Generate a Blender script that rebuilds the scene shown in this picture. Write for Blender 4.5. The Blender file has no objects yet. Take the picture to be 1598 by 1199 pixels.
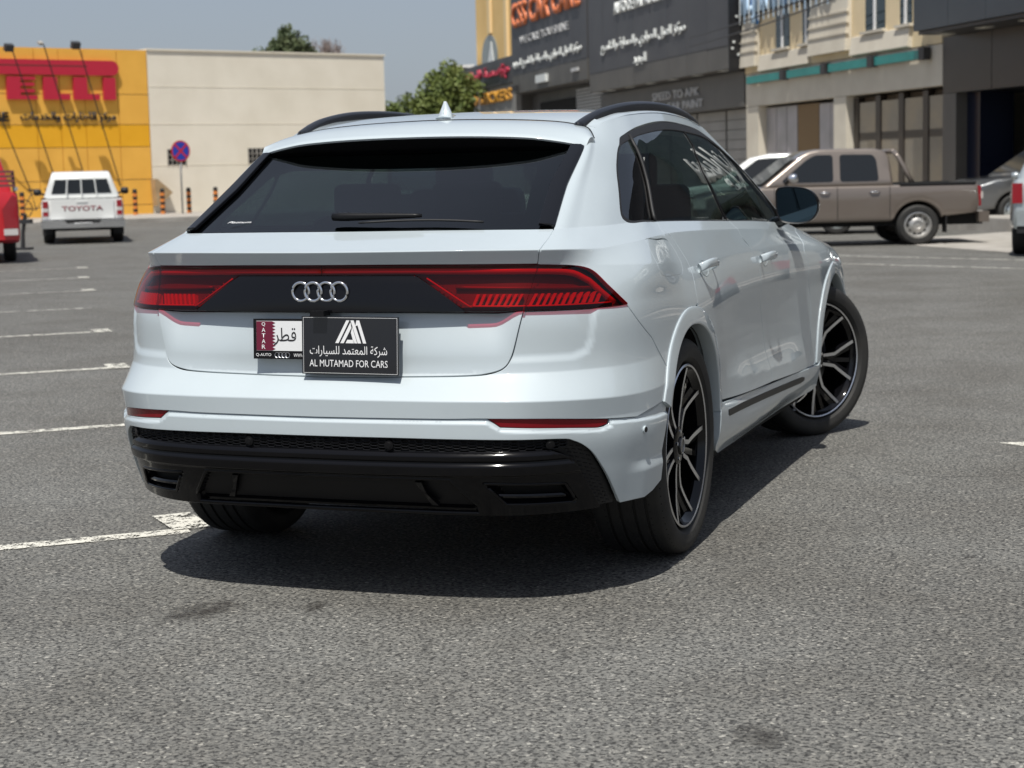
import numpy as np
import bpy, bmesh, math, random

from mathutils import Vector, Matrix
from mathutils.geometry import delaunay_2d_cdt
R = math.radians
random.seed(7)
sc = bpy.context.scene
COL = sc.collection
# ------------------------------------------------------------------ camera
CAMP = dict(f=2787.85, x=2.573, y=-5.182, z=1.4074, yaw=-.3503, pit=-.1187, rol=-.0237)
cd = bpy.data.cameras.new('camera'); cam = bpy.data.objects.new('camera', cd); COL.objects.link(cam)
fw = Vector((math.sin(CAMP['yaw'])*math.cos(CAMP['pit']), math.cos(CAMP['yaw'])*math.cos(CAMP['pit']), math.sin(CAMP['pit'])))
r0 = Vector((math.cos(CAMP['yaw']), -math.sin(CAMP['yaw']), 0)); u0 = r0.cross(fw)
rr = r0*math.cos(CAMP['rol']) + u0*math.sin(CAMP['rol']); uu = rr.cross(fw)
M = Matrix((rr, uu, -fw)).transposed().to_4x4(); M.translation = Vector((CAMP['x'], CAMP['y'], CAMP['z']))
cam.matrix_world = M
cd.sensor_width = 36; cd.lens = CAMP['f']/1598*36; cd.clip_end = 2000; cd.clip_start = .05
cd.dof.use_dof = True; cd.dof.focus_distance = 5.9; cd.dof.aperture_fstop = 5.6
sc.camera = cam
# ------------------------------------------------------------------ light
w = bpy.data.worlds.new('World'); sc.world = w; w.use_nodes = True
nt = w.node_tree; nt.nodes.clear()
bg = nt.nodes.new('ShaderNodeBackground'); wo = nt.nodes.new('ShaderNodeOutputWorld'); sk = nt.nodes.new('ShaderNodeTexSky')
sk.sky_type = 'NISHITA'; sk.sun_disc = False
SUN = Vector((.06, -.47, 1.0)).normalized()
sk.sun_elevation = math.asin(SUN.z); sk.sun_rotation = math.atan2(SUN.x, SUN.y)
sk.air_density = 1.0; sk.dust_density = 2.2; sk.ozone_density = 1.0; sk.altitude = 0
hs = nt.nodes.new('ShaderNodeHueSaturation'); hs.inputs['Saturation'].default_value = 1.1; hs.inputs['Hue'].default_value = .508
nt.links.new(sk.outputs[0], hs.inputs['Color'])
hz = nt.nodes.new('ShaderNodeMix'); hz.data_type = 'RGBA'; hz.inputs[0].default_value = .65; hz.inputs[7].default_value = (3.75, 4.2, 5.0, 1)   # summer haze evens the sky out
nt.links.new(hs.outputs[0], hz.inputs[6]); nt.links.new(hz.outputs[2], bg.inputs[0]); bg.inputs[1].default_value = .10
nt.links.new(bg.outputs[0], wo.inputs[0])
sl = bpy.data.lights.new('sun', 'SUN'); sl.energy = 5.0; sl.angle = R(.53); sl.color = (1, .968, .90)
so = bpy.data.objects.new('sun', sl); COL.objects.link(so)
so.rotation_euler = (-SUN).to_track_quat('-Z', 'Y').to_euler()
sc.view_settings.view_transform = 'Standard'; sc.view_settings.look = 'None'
sc.view_settings.exposure = 0.0; sc.view_settings.gamma = 1
sc.render.engine = 'CYCLES'
sc.cycles.use_denoising = True; sc.cycles.max_bounces = 8; sc.cycles.transparent_max_bounces = 16
sc.cycles.sample_clamp_indirect = 6

# ------------------------------------------------------------------ object helpers
def link(o, parent=None):
    COL.objects.link(o)
    if parent is not None: o.parent = parent
    return o
def tag(o, label=None, cat=None, group=None, kind=None):
    if label: o['label'] = label
    if cat: o['category'] = cat
    if group: o['group'] = group
    if kind: o['kind'] = kind
    return o
def empty(name, loc=(0, 0, 0), rz=0, parent=None):
    o = bpy.data.objects.new(name, None); o.location = loc; o.rotation_euler = (0, 0, rz); o.empty_display_size = .1
    return link(o, parent)
def meshobj(name, verts, faces, mat, parent=None, smooth=False, normals=None, angle=None, mats=None, fm=None):
    me = bpy.data.meshes.new(name)
    me.from_pydata([tuple(map(float, v)) for v in verts], [], [tuple(int(i) for i in f) for f in faces]); me.update()
    if mats:
        for m_ in mats: me.materials.append(m_)
        if fm is not None: me.polygons.foreach_set('material_index', fm)
    elif mat: me.materials.append(mat)
    if smooth or angle or normals is not None:
        me.polygons.foreach_set('use_smooth', [True]*len(me.polygons))
    if angle:
        bm = bmesh.new(); bm.from_mesh(me); ca = R(angle)
        for e in bm.edges:
            if len(e.link_faces) != 2 or e.calc_face_angle(0) > ca: e.smooth = False
        bm.to_mesh(me); bm.free()
    if normals is not None:
        me.normals_split_custom_set_from_vertices([tuple(map(float, n)) for n in normals])
    o = bpy.data.objects.new(name, me)
    return link(o, parent)
class MB:
    """collects verts and faces"""
    def __init__(s): s.v = []; s.f = []; s.m = []
    def add(s, V, F, m=0):
        b = len(s.v); s.v += [tuple(v) for v in V]; s.f += [tuple(i+b for i in f) for f in F]; s.m += [m]*len(F); return s
    def box(s, x0, x1, y0, y1, z0, z1, m=0, M=None):
        V = [Vector((x, y, z)) for z in (z0, z1) for y in (y0, y1) for x in (x0, x1)]
        if M: V = [M @ v for v in V]
        return s.add(V, [(0, 2, 3, 1), (4, 5, 7, 6), (0, 1, 5, 4), (2, 6, 7, 3), (0, 4, 6, 2), (1, 3, 7, 5)], m)
    def tube(s, P, r, n=10, m=0, close=False, cap=True):
        P = [Vector(p) for p in P]; N = len(P); rings = []
        rs = r if hasattr(r, '__len__') else [r]*N
        up = Vector((0, 0, 1)); V = []; F = []
        for i in range(N):
            a = P[(i-1) % N] if (close or i > 0) else P[i]; b = P[(i+1) % N] if (close or i < N-1) else P[i]
            t = (b-a).normalized(); ref = up if abs(t.dot(up)) < .95 else Vector((1, 0, 0))
            x = t.cross(ref).normalized(); y = x.cross(t)
            for k in range(n):
                a_ = 2*math.pi*k/n; V.append(P[i]+(x*math.cos(a_)+y*math.sin(a_))*rs[i])
        for i in range(N if close else N-1):
            j = (i+1) % N
            for k in range(n):
                F.append((i*n+k, i*n+(k+1) % n, j*n+(k+1) % n, j*n+k))
        if cap and not close: F.append(tuple(range(n))[::-1]); F.append(tuple((N-1)*n+k for k in range(n)))
        return s.add(V, F, m)
    def prism(s, poly, d0, d1, M=None, m=0):
        """poly in local xy, extruded from z=d0 to d1"""
        n = len(poly); V = [Vector((p[0], p[1], d0)) for p in poly]+[Vector((p[0], p[1], d1)) for p in poly]
        if M: V = [M @ v for v in V]
        F = [tuple(range(n))[::-1], tuple(range(n, 2*n))]+[(i, (i+1) % n, (i+1) % n+n, i+n) for i in range(n)]
        return s.add(V, F, m)
    def revolve(s, prof, n=48, axis='x', m=0, c=(0, 0, 0), closed=False):
        """prof list of (axial, radius)"""
        V = []; F = []; K = len(prof)
        for i in range(n):
            a = 2*math.pi*i/n
            for (h, r_) in prof:
                p = {'x': (h, r_*math.cos(a), r_*math.sin(a)), 'y': (r_*math.cos(a), h, r_*math.sin(a)), 'z': (r_*math.cos(a), r_*math.sin(a), h)}[axis]
                V.append((p[0]+c[0], p[1]+c[1], p[2]+c[2]))
        for i in range(n):
            j = (i+1) % n
            for k in range(K if closed else K-1):
                l = (k+1) % K
                F.append((i*K+k, j*K+k, j*K+l, i*K+l))
        return s.add(V, F, m)
    def build(s, name, mat, parent=None, smooth=False, angle=None, mats=None):
        return meshobj(name, s.v, s.f, mat, parent, smooth, None, angle, mats, s.m if mats else None)
# ------------------------------------------------------------------ materials
def principled(name, col, rough=.5, metal=0., coat=0., spec=.5, alpha=None, emit=None):
    m = bpy.data.materials.new(name); m.use_nodes = True; b = m.node_tree.nodes['Principled BSDF']
    b.inputs['Base Color'].default_value = (*col, 1); b.inputs['Roughness'].default_value = rough
    b.inputs['Metallic'].default_value = metal; b.inputs['Coat Weight'].default_value = coat
    b.inputs['Coat Roughness'].default_value = .02; b.inputs['Specular IOR Level'].default_value = spec
    return m
def nodes(m): return m.node_tree.nodes, m.node_tree.links, m.node_tree.nodes['Principled BSDF']
def noise_mat(name, c1, c2, scale=5, rough=.7, detail=6, bump=0., bscale=None, metal=0., coat=0., lo=.35, hi=.65, rvar=0.):
    m = principled(name, c1, rough, metal, coat); N, L, b = nodes(m)
    tc = N.new('ShaderNodeTexCoord'); n = N.new('ShaderNodeTexNoise'); n.inputs['Scale'].default_value = scale; n.inputs['Detail'].default_value = detail
    L.new(tc.outputs['Object'], n.inputs['Vector'])
    r = N.new('ShaderNodeValToRGB'); r.color_ramp.elements[0].position = lo; r.color_ramp.elements[1].position = hi
    r.color_ramp.elements[0].color = (*c1, 1); r.color_ramp.elements[1].color = (*c2, 1)
    L.new(n.outputs['Fac'], r.inputs[0]); L.new(r.outputs[0], b.inputs['Base Color'])
    if rvar:
        mr = N.new('ShaderNodeMapRange'); mr.inputs[3].default_value = rough-rvar; mr.inputs[4].default_value = rough+rvar
        L.new(n.outputs['Fac'], mr.inputs[0]); L.new(mr.outputs[0], b.inputs['Roughness'])
    if bump:
        n2 = N.new('ShaderNodeTexNoise'); n2.inputs['Scale'].default_value = bscale or scale*6; n2.inputs['Detail'].default_value = 4
        L.new(tc.outputs['Object'], n2.inputs['Vector']); bp = N.new('ShaderNodeBump'); bp.inputs['Strength'].default_value = 1; bp.inputs['Distance'].default_value = bump
        L.new(n2.outputs['Fac'], bp.inputs['Height']); L.new(bp.outputs[0], b.inputs['Normal'])
    return m
def glass_mat(name, tint, refl=1.0, rough=.0, ior=1.5):
    m = bpy.data.materials.new(name); m.use_nodes = True; N = m.node_tree.nodes; L = m.node_tree.links; N.clear()
    o = N.new('ShaderNodeOutputMaterial'); t = N.new('ShaderNodeBsdfTransparent'); g = N.new('ShaderNodeBsdfGlossy'); mx = N.new('ShaderNodeMixShader'); f = N.new('ShaderNodeFresnel')
    t.inputs[0].default_value = (*tint, 1); g.inputs['Roughness'].default_value = rough; g.inputs[0].default_value = (refl, refl, refl, 1)
    ge = N.new('ShaderNodeNewGeometry'); mt = N.new('ShaderNodeMath'); mt.operation = 'MULTIPLY_ADD'; mt.inputs[1].default_value = 1/ior-ior; mt.inputs[2].default_value = ior
    L.new(ge.outputs['Backfacing'], mt.inputs[0]); L.new(mt.outputs[0], f.inputs[0])      # thin pane: same reflectance from both sides
    L.new(f.outputs[0], mx.inputs[0]); L.new(t.outputs[0], mx.inputs[1]); L.new(g.outputs[0], mx.inputs[2]); L.new(mx.outputs[0], o.inputs[0])
    return m
WHITE = principled('white_paint', (.465, .525, .555), .5, 0, 1.0, .35); WHITE.node_tree.nodes['Principled BSDF'].inputs['Coat IOR'].default_value = 1.62
def _dirty(m):
    N, L, b = nodes(m); tc = N.new('ShaderNodeTexCoord'); n = N.new('ShaderNodeTexNoise'); n.inputs['Scale'].default_value = 2.3; n.inputs['Detail'].default_value = 9; n.inputs['Roughness'].default_value = .7
    L.new(tc.outputs['Object'], n.inputs['Vector'])
    mr = N.new('ShaderNodeMapRange'); mr.inputs[1].default_value = .35; mr.inputs[2].default_value = .75; mr.inputs[3].default_value = .015; mr.inputs[4].default_value = .07
    L.new(n.outputs['Fac'], mr.inputs[0]); L.new(mr.outputs[0], b.inputs['Coat Roughness'])
    r = N.new('ShaderNodeValToRGB'); r.color_ramp.elements[0].position = .3; r.color_ramp.elements[1].position = .8
    r.color_ramp.elements[0].color = (.465, .525, .555, 1); r.color_ramp.elements[1].color = (.435, .49, .515, 1)
    L.new(n.outputs['Fac'], r.inputs[0]); L.new(r.outputs[0], b.inputs['Base Color'])
_dirty(WHITE)
BLACK = principled('gloss_black', (.004, .004, .005), .06, 0, 0, .36)
SATIN = principled('satin_black', (.007, .007, .008), .42, 0, 0, .22)
TRIM = principled('rubber_black', (.012, .012, .013), .6)
DARKIN = principled('dark_void', (.004, .004, .004), .9)
SEAT = principled('dark_leather', (.012, .012, .014), .5)
CHROME = principled('chrome', (.75, .76, .78), .08, 1.0)
SILV = principled('machined_alloy', (.68, .69, .71), .33, 1.0)
TYRE = noise_mat('tyre_rubber', (.014, .014, .014), (.024, .023, .021), 9, .72, 6, .0006, 160)
REDLENS = glass_mat('red_lens', (.66, .02, .055), .85, .01, 1.42)
REDIN = principled('red_reflector', (.62, .012, .04), .3)
REDDK = principled('dark_red_housing', (.15, .005, .018), .35)
REDREF = principled('red_cat_reflector', (.17, .003, .008), .15, 0, 0, .35)
GLREAR = glass_mat('privacy_glass', (.11, .165, .165), 1.)
GLSIDE = glass_mat('tinted_glass', (.14, .20, .19), 1.)
GLWIND = glass_mat('windscreen_glass', (.72, .80, .76), 1.)
WHITETXT = principled('white_print', (.80, .80, .80), .5)
BLACKTXT = principled('black_print', (.01, .01, .01), .5)
# ------------------------------------------------------------------ writing
_AR = {'ا':(0xFE8D,0xFE8E,0,0),'أ':(0xFE83,0xFE84,0,0),'ب':(0xFE8F,0xFE90,0xFE91,0xFE92),'ة':(0xFE93,0xFE94,0,0),'ت':(0xFE95,0xFE96,0xFE97,0xFE98),'ج':(0xFE9D,0xFE9E,0xFE9F,0xFEA0),'ح':(0xFEA1,0xFEA2,0xFEA3,0xFEA4),
'خ':(0xFEA5,0xFEA6,0xFEA7,0xFEA8),'د':(0xFEA9,0xFEAA,0,0),'ر':(0xFEAD,0xFEAE,0,0),'ز':(0xFEAF,0xFEB0,0,0),'س':(0xFEB1,0xFEB2,0xFEB3,0xFEB4),'ش':(0xFEB5,0xFEB6,0xFEB7,0xFEB8),'ص':(0xFEB9,0xFEBA,0xFEBB,0xFEBC),
'ط':(0xFEC1,0xFEC2,0xFEC3,0xFEC4),'ع':(0xFEC9,0xFECA,0xFECB,0xFECC),'ق':(0xFED5,0xFED6,0xFED7,0xFED8),'ك':(0xFED9,0xFEDA,0xFEDB,0xFEDC),'ل':(0xFEDD,0xFEDE,0xFEDF,0xFEE0),'م':(0xFEE1,0xFEE2,0xFEE3,0xFEE4),
'ن':(0xFEE5,0xFEE6,0xFEE7,0xFEE8),'ه':(0xFEE9,0xFEEA,0xFEEB,0xFEEC),'و':(0xFEED,0xFEEE,0,0),'ي':(0xFEF1,0xFEF2,0xFEF3,0xFEF4),'ف':(0xFED1,0xFED2,0xFED3,0xFED4)}
def arabic(t):
    out = []
    for i, c in enumerate(t):
        if c not in _AR: out.append(c); continue
        p = i > 0 and t[i-1] in _AR and _AR[t[i-1]][2] != 0
        nx = i+1 < len(t) and t[i+1] in _AR
        f = _AR[c]; k = (3 if nx and f[3] else 1) if p else (2 if nx and f[2] else 0)
        out.append(chr(f[k]))
    return ''.join(out[::-1])
def write(name, text, w_, h_, mat, parent, Mx, depth=.002, ar=False, shear=0., bold=0., spacing=1.):
    """flat or raised letters filling w_ x h_, centred on the origin of Mx (x right, y up, z out)"""
    c = bpy.data.curves.new(name, 'FONT'); c.body = arabic(text) if ar else text
    c.shear = shear; c.offset = bold; c.space_character = spacing; c.resolution_u = 3
    o = bpy.data.objects.new(name, c); COL.objects.link(o)
    me = bpy.data.meshes.new_from_object(o.evaluated_get(bpy.context.evaluated_depsgraph_get()))
    bpy.data.objects.remove(o); bpy.data.curves.remove(c)
    n = len(me.vertices); co = np.empty(n*3); me.vertices.foreach_get('co', co); co = co.reshape(-1, 3)
    lo = co.min(0); hi = co.max(0)
    co[:, 0] = (co[:, 0]-(lo[0]+hi[0])/2)*w_/(hi[0]-lo[0]); co[:, 1] = (co[:, 1]-(lo[1]+hi[1])/2)*h_/(hi[1]-lo[1]); co[:, 2] = depth
    me.vertices.foreach_set('co', co.ravel())
    bm = bmesh.new(); bm.from_mesh(me); bmesh.ops.remove_doubles(bm, verts=bm.verts, dist=1e-6)
    bmesh.ops.recalc_face_normals(bm, faces=bm.faces)
    if bm.faces and sum(f.normal.z for f in bm.faces) < 0: bmesh.ops.reverse_faces(bm, faces=bm.faces)
    if depth > .0015:
        be = [e for e in bm.edges if len(e.link_faces) == 1]
        ret = bmesh.ops.extrude_edge_only(bm, edges=be)
        for v in [g for g in ret['geom'] if isinstance(g, bmesh.types.BMVert)]: v.co.z = 0
    bm.transform(Mx); bm.to_mesh(me); bm.free()
    me.materials.clear(); me.materials.append(mat); me.name = name
    ob = bpy.data.objects.new(name, me); return link(ob, parent)
def frame(o, right, up):
    right = Vector(right).normalized(); up = Vector(up); up = (up-right*up.dot(right)).normalized(); n = right.cross(up)
    Mx = Matrix((right, up, n)).transposed().to_4x4(); Mx.translation = Vector(o); return Mx
# ---- body surface: control net, rows = character lines (bottom to roof), columns = rear centre -> side -> front centre
NET = [
 # v0 bottom edge
 [(0,.10,.300),(.30,.105,.300),(.50,.118,.300),(.66,.165,.300),(.79,.26,.302),(.885,.37,.306),(.935,.50,.31),(.945,1.1,.30),(.905,2.0,.275),(.905,3.0,.285),(.945,4.1,.30),(.80,4.72,.28),(0,4.92,.28)],
 # v1
 [(0,.022,.45),(.30,.028,.45),(.50,.048,.45),(.68,.105,.45),(.815,.215,.45),(.905,.335,.45),(.955,.48,.45),(.965,1.1,.45),(.956,2.0,.38),(.956,3.0,.395),(.965,4.1,.45),(.86,4.80,.45),(0,4.97,.45)],
 # v2 white lower edge
 [(0,.0,.545),(.30,.008,.545),(.50,.030,.545),(.69,.085,.545),(.83,.200,.545),(.915,.315,.545),(.966,.46,.545),(.975,1.1,.545),(.950,2.0,.50),(.950,3.0,.515),(.975,4.1,.545),(.87,4.82,.55),(0,4.985,.55)],
 # v3 split line
 [(0,-.002,.622),(.30,.006,.622),(.50,.028,.621),(.69,.080,.619),(.823,.185,.615),(.907,.305,.612),(.962,.45,.610),(.980,1.1,.61),(.9485,2.0,.60),(.9475,3.0,.605),(.975,4.1,.61),(.87,4.82,.62),(0,4.985,.62)],
 # v4 ledge crease
 [(0,-.004,.688),(.30,.004,.687),(.50,.024,.686),(.70,.075,.684),(.832,.178,.680),(.910,.292,.675),(.962,.435,.672),(.984,1.1,.69),(.9490,2.0,.70),(.9480,3.0,.70),(.975,4.1,.70),(.87,4.82,.70),(0,4.98,.70)],
 # v5 ledge inner / tailgate lower edge
 [(0,.072,.765),(.30,.082,.765),(.50,.100,.765),(.66,.138,.767),(.79,.220,.767),(.883,.33,.768),(.940,.46,.768),(.980,1.1,.80),(.9515,2.0,.80),(.9505,3.0,.80),(.972,4.1,.80),(.86,4.80,.79),(0,4.96,.79)],
 # v6 lamp bottom
 [(0,.058,.966),(.30,.080,.966),(.50,.116,.966),(.667,.160,.966),(.780,.235,.966),(.866,.335,.966),(.927,.455,.966),(.967,1.1,.95),(.955,2.0,.94),(.955,3.0,.94),(.965,4.1,.93),(.83,4.74,.90),(0,4.93,.90)],
 # v7 lamp top
 [(0,.080,1.112),(.30,.108,1.111),(.50,.158,1.108),(.692,.230,1.105),(.788,.322,1.100),(.860,.425,1.095),(.917,.56,1.09),(.930,1.1,1.065),(.932,2.0,1.05),(.930,3.0,1.04),(.920,4.1,1.00),(.76,4.66,.965),(0,4.84,.955)],
 # v8 lip / shoulder crease
 [(0,.052,1.160),(.30,.079,1.160),(.50,.128,1.159),(.713,.215,1.156),(.793,.325,1.152),(.835,.46,1.148),(.868,.64,1.155),(.880,1.1,1.168),(.890,2.0,1.150),(.884,3.0,1.110),(.84,4.1,1.045),(.66,4.55,1.00),(0,4.70,.99)],
 # v9 glass base / belt
 [(0,.300,1.218),(.30,.318,1.218),(.50,.345,1.217),(.687,.403,1.215),(.742,.52,1.215),(.785,.66,1.215),(.812,.84,1.218),(.828,1.15,1.215),(.845,2.0,1.190),(.842,2.95,1.155),(.812,3.62,1.115),(.45,3.92,1.11),(0,4.02,1.11)],
 # v10
 [(0,.585,1.350),(.28,.592,1.350),(.46,.608,1.350),(.655,.660,1.355),(.702,.75,1.355),(.738,.87,1.355),(.762,1.02,1.358),(.775,1.35,1.355),(.785,2.05,1.345),(.772,2.88,1.325),(.738,3.33,1.285),(.42,3.58,1.31),(0,3.68,1.315)],
 # v11 below spoiler
 [(0,.870,1.490),(.26,.876,1.490),(.44,.890,1.490),(.632,.915,1.490),(.662,.98,1.490),(.686,1.08,1.492),(.704,1.20,1.496),(.715,1.48,1.500),(.717,2.05,1.498),(.700,2.72,1.475),(.672,3.02,1.435),(.38,3.22,1.475),(0,3.32,1.485)],
 # v12 roof edge
 [(0,.92,1.545),(.25,.925,1.542),(.42,.935,1.536),(.600,1.00,1.530),(.614,1.09,1.550),(.624,1.21,1.582),(.630,1.32,1.600),(.634,1.55,1.622),(.634,2.00,1.635),(.626,2.48,1.612),(.600,2.80,1.565),(.35,2.92,1.595),(0,3.0,1.610)],
]
SHARP = [1,0,0,1,1,.6,0,.5,1,1,0,0,1]
import numpy as np
def _pch(x,T):
    d=np.diff(x)
    return d
import numpy as np
def _tang(P,k):
    """three-point derivative along axis 0 with knots k"""
    P=np.asarray(P,float); h=np.diff(k); s=(P[1:]-P[:-1])/h[:,None]
    m=np.empty_like(P); m[0]=s[0]; m[-1]=s[-1]
    w=h[:-1]/(h[:-1]+h[1:])
    m[1:-1]=(1-w)[:,None]*s[:-1]+w[:,None]*s[1:]
    return m,s
def _herm(p0,p1,m0,m1,h,t):
    t2=t*t;t3=t2*t
    return (2*t3-3*t2+1)*p0+(t3-2*t2+t)*h*m0+(-2*t3+3*t2)*p1+(t3-t2)*h*m1
NETA=np.array(NET,float)
KU=np.array([0,.30,.52,.72,.90,1.05,1.22,1.85,2.78,3.78,4.75,5.5,6.4])
KV=np.array([0,.17,.26,.335,.405,.51,.71,.855,.905,1.10,1.30,1.55,1.62])
KW=np.array([0,.17,.26,.335,.405,.51,.71,.855,.91,1.12,1.285,1.45,1.575])
NU,NV=len(KU),len(KV)
def S(u,v):
    """u,v arrays in knot units -> (N,3)"""
    u=np.atleast_1d(np.asarray(u,float)); v=np.atleast_1d(np.asarray(v,float))
    u=np.clip(u,KU[0],KU[-1]); v=np.interp(np.clip(v,KV[0],KV[-1]),KV,KW)
    iu=np.clip(np.searchsorted(KU,u,side='right')-1,0,NU-2)
    tu=((u-KU[iu])/(KU[iu+1]-KU[iu]))[:,None]; hu=(KU[iu+1]-KU[iu])[:,None]
    rows=[]
    for r in range(NV):
        P=NETA[r]; m=TU[r]
        rows.append(_herm(P[iu],P[iu+1],m[iu],m[iu+1],hu,tu))
    R=np.stack(rows,0)                        # NV,N,3
    iv=np.clip(np.searchsorted(KW,v,side='right')-1,0,NV-2)
    h=np.diff(KW); s=(R[1:]-R[:-1])/h[:,None,None]
    m=np.empty_like(R); m[0]=s[0]; m[-1]=s[-1]
    w=(h[:-1]/(h[:-1]+h[1:]))[:,None,None]; m[1:-1]=(1-w)*s[:-1]+w*s[1:]
    n=np.arange(len(u)); sh=np.array(SHARP)
    p0=R[iv,n];p1=R[iv+1,n]; seg=s[iv,n]
    a=sh[iv][:,None]; b=sh[iv+1][:,None]
    m0=m[iv,n]*(1-a)+seg*a; m1=m[iv+1,n]*(1-b)+seg*b
    hv=h[iv][:,None]; tv=(v-KW[iv])[:,None]/hv
    return _herm(p0,p1,m0,m1,hv,tv)
TU=[]
for r in range(NV):
    m,_s=_tang(NETA[r],KU)
    m[0]=[m[0][0],0,0]; 
    m[-1]=[m[-1][0],0,0]
    TU.append(m)
def SN(u,v,e=.004):
    """unit outward normals"""
    u=np.atleast_1d(np.asarray(u,float)); v=np.atleast_1d(np.asarray(v,float))
    du=S(u+e,v)-S(u-e,v); dv=S(u,v+e)-S(u,v-e)
    n=np.cross(du,dv); l=np.linalg.norm(n,axis=1)[:,None]; n=n/np.maximum(l,1e-9)
    return n
def inv_yz(y,z,u0=2.,v0=.6):
    """(y,z) on the side -> (u,v), vectorised Newton"""
    y=np.atleast_1d(np.asarray(y,float));z=np.atleast_1d(np.asarray(z,float))
    # coarse search
    gu=np.linspace(.75,5.2,90); gv=np.linspace(0,KV[-1],60)
    G=np.meshgrid(gu,gv,indexing='ij'); P=S(G[0].ravel(),G[1].ravel())
    u=np.empty_like(y);v=np.empty_like(y)
    for i in range(len(y)):
        d=(P[:,1]-y[i])**2+(P[:,2]-z[i])**2; k=np.argmin(d); u[i]=G[0].ravel()[k];v[i]=G[1].ravel()[k]
    for it in range(14):
        p=S(u,v); ry=p[:,1]-y; rz=p[:,2]-z; e=1e-4
        pu=(S(u+e,v)-p)/e; pv=(S(u,v+e)-p)/e
        det=pu[:,1]*pv[:,2]-pv[:,1]*pu[:,2]; det=np.where(abs(det)<1e-6,1e-6,det)
        u=np.clip(u-.85*(ry*pv[:,2]-rz*pv[:,1])/det,0,KU[-1]); v=np.clip(v-.85*(pu[:,1]*rz-pu[:,2]*ry)/det,0,KV[-1])
    return u,v
# ------------------------------------------------------------------ panels cut out of the body surface
def Sm(u, v):
    """mirrored surface: negative u = left side"""
    u = np.asarray(u, float); P = S(np.abs(u), v); P[:, 0] *= np.where(u < 0, -1, 1); return P
def SNm(u, v):
    u = np.asarray(u, float); n = SN(np.abs(u), v); n[:, 0] *= np.where(u < 0, -1, 1)
    a0 = np.abs(u) < 1e-3; n[a0, 0] = 0; n /= np.linalg.norm(n, axis=1)[:, None]; return n
def curve(pts, step=.012, closed=False):
    """smooth curve through traced points, resampled"""
    P = np.array(pts, float); out = []
    n = len(P)
    for i in range(n-1):
        p0 = P[max(i-1, 0)]; p1 = P[i]; p2 = P[i+1]; p3 = P[min(i+2, n-1)]
        L_ = np.linalg.norm(p2-p1); k = max(1, int(L_/step))
        for j in range(k):
            t = j/k
            out.append(.5*((2*p1)+(-p0+p2)*t+(2*p0-5*p1+4*p2-p3)*t*t+(-p0+3*p1-3*p2+p3)*t**3))
    out.append(P[-1]); return [tuple(p) for p in out]
def line(a, b, step=.02):
    k = max(1, int(math.hypot(b[0]-a[0], b[1]-a[1])/step)); return [(a[0]+(b[0]-a[0])*i/k, a[1]+(b[1]-a[1])*i/k) for i in range(k+1)]
def poly(*segs):
    out = []
    for s_ in segs:
        for p in s_:
            if not out or math.hypot(p[0]-out[-1][0], p[1]-out[-1][1]) > 1e-4: out.append((float(p[0]), float(p[1])))
    if math.hypot(out[0][0]-out[-1][0], out[0][1]-out[-1][1]) < 1e-4: out.pop()
    return out
def mir(pts): return [(-p[0], p[1]) for p in pts][::-1]
def area(p): return .5*sum(p[i][0]*p[(i+1) % len(p)][1]-p[(i+1) % len(p)][0]*p[i][1] for i in range(len(p)))
def inset(p, d):
    p = np.array(p); 
    if area(p) < 0: p = p[::-1]
    a = np.roll(p, 1, 0); b = np.roll(p, -1, 0)
    e1 = p-a; e2 = b-p; e1 /= np.linalg.norm(e1, axis=1)[:, None]+1e-9; e2 /= np.linalg.norm(e2, axis=1)[:, None]+1e-9
    n1 = np.stack([-e1[:, 1], e1[:, 0]], 1); n2 = np.stack([-e2[:, 1], e2[:, 0]], 1); n = n1+n2
    l = (n**2).sum(1)[:, None]; n = n*2/np.maximum(l, .6)
    return [tuple(q) for q in p+n*d]
def inpoly(x, y, P):
    P = np.asarray(P); n = len(P); r_ = np.zeros(len(x), bool); j = n-1
    for i in range(n):
        xi, yi = P[i]; xj, yj = P[j]
        c = ((yi > y) != (yj > y)) & (x < (xj-xi)*(y-yi)/((yj-yi) if yj != yi else 1e-12)+xi)
        r_ ^= c; j = i
    return r_
def segdist(x, y, P):
    P = np.asarray(P); d = np.full(len(x), 1e9)
    for i in range(len(P)):
        a = P[i]; b = P[(i+1) % len(P)]; ab = b-a; L2 = (ab**2).sum()+1e-12
        t = np.clip(((x-a[0])*ab[0]+(y-a[1])*ab[1])/L2, 0, 1); d = np.minimum(d, np.hypot(x-a[0]-t*ab[0], y-a[1]-t*ab[1]))
    return d
def sstep(x, a, b):
    t = np.clip((x-a)/(b-a), 0, 1); return t*t*(3-2*t)
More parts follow.
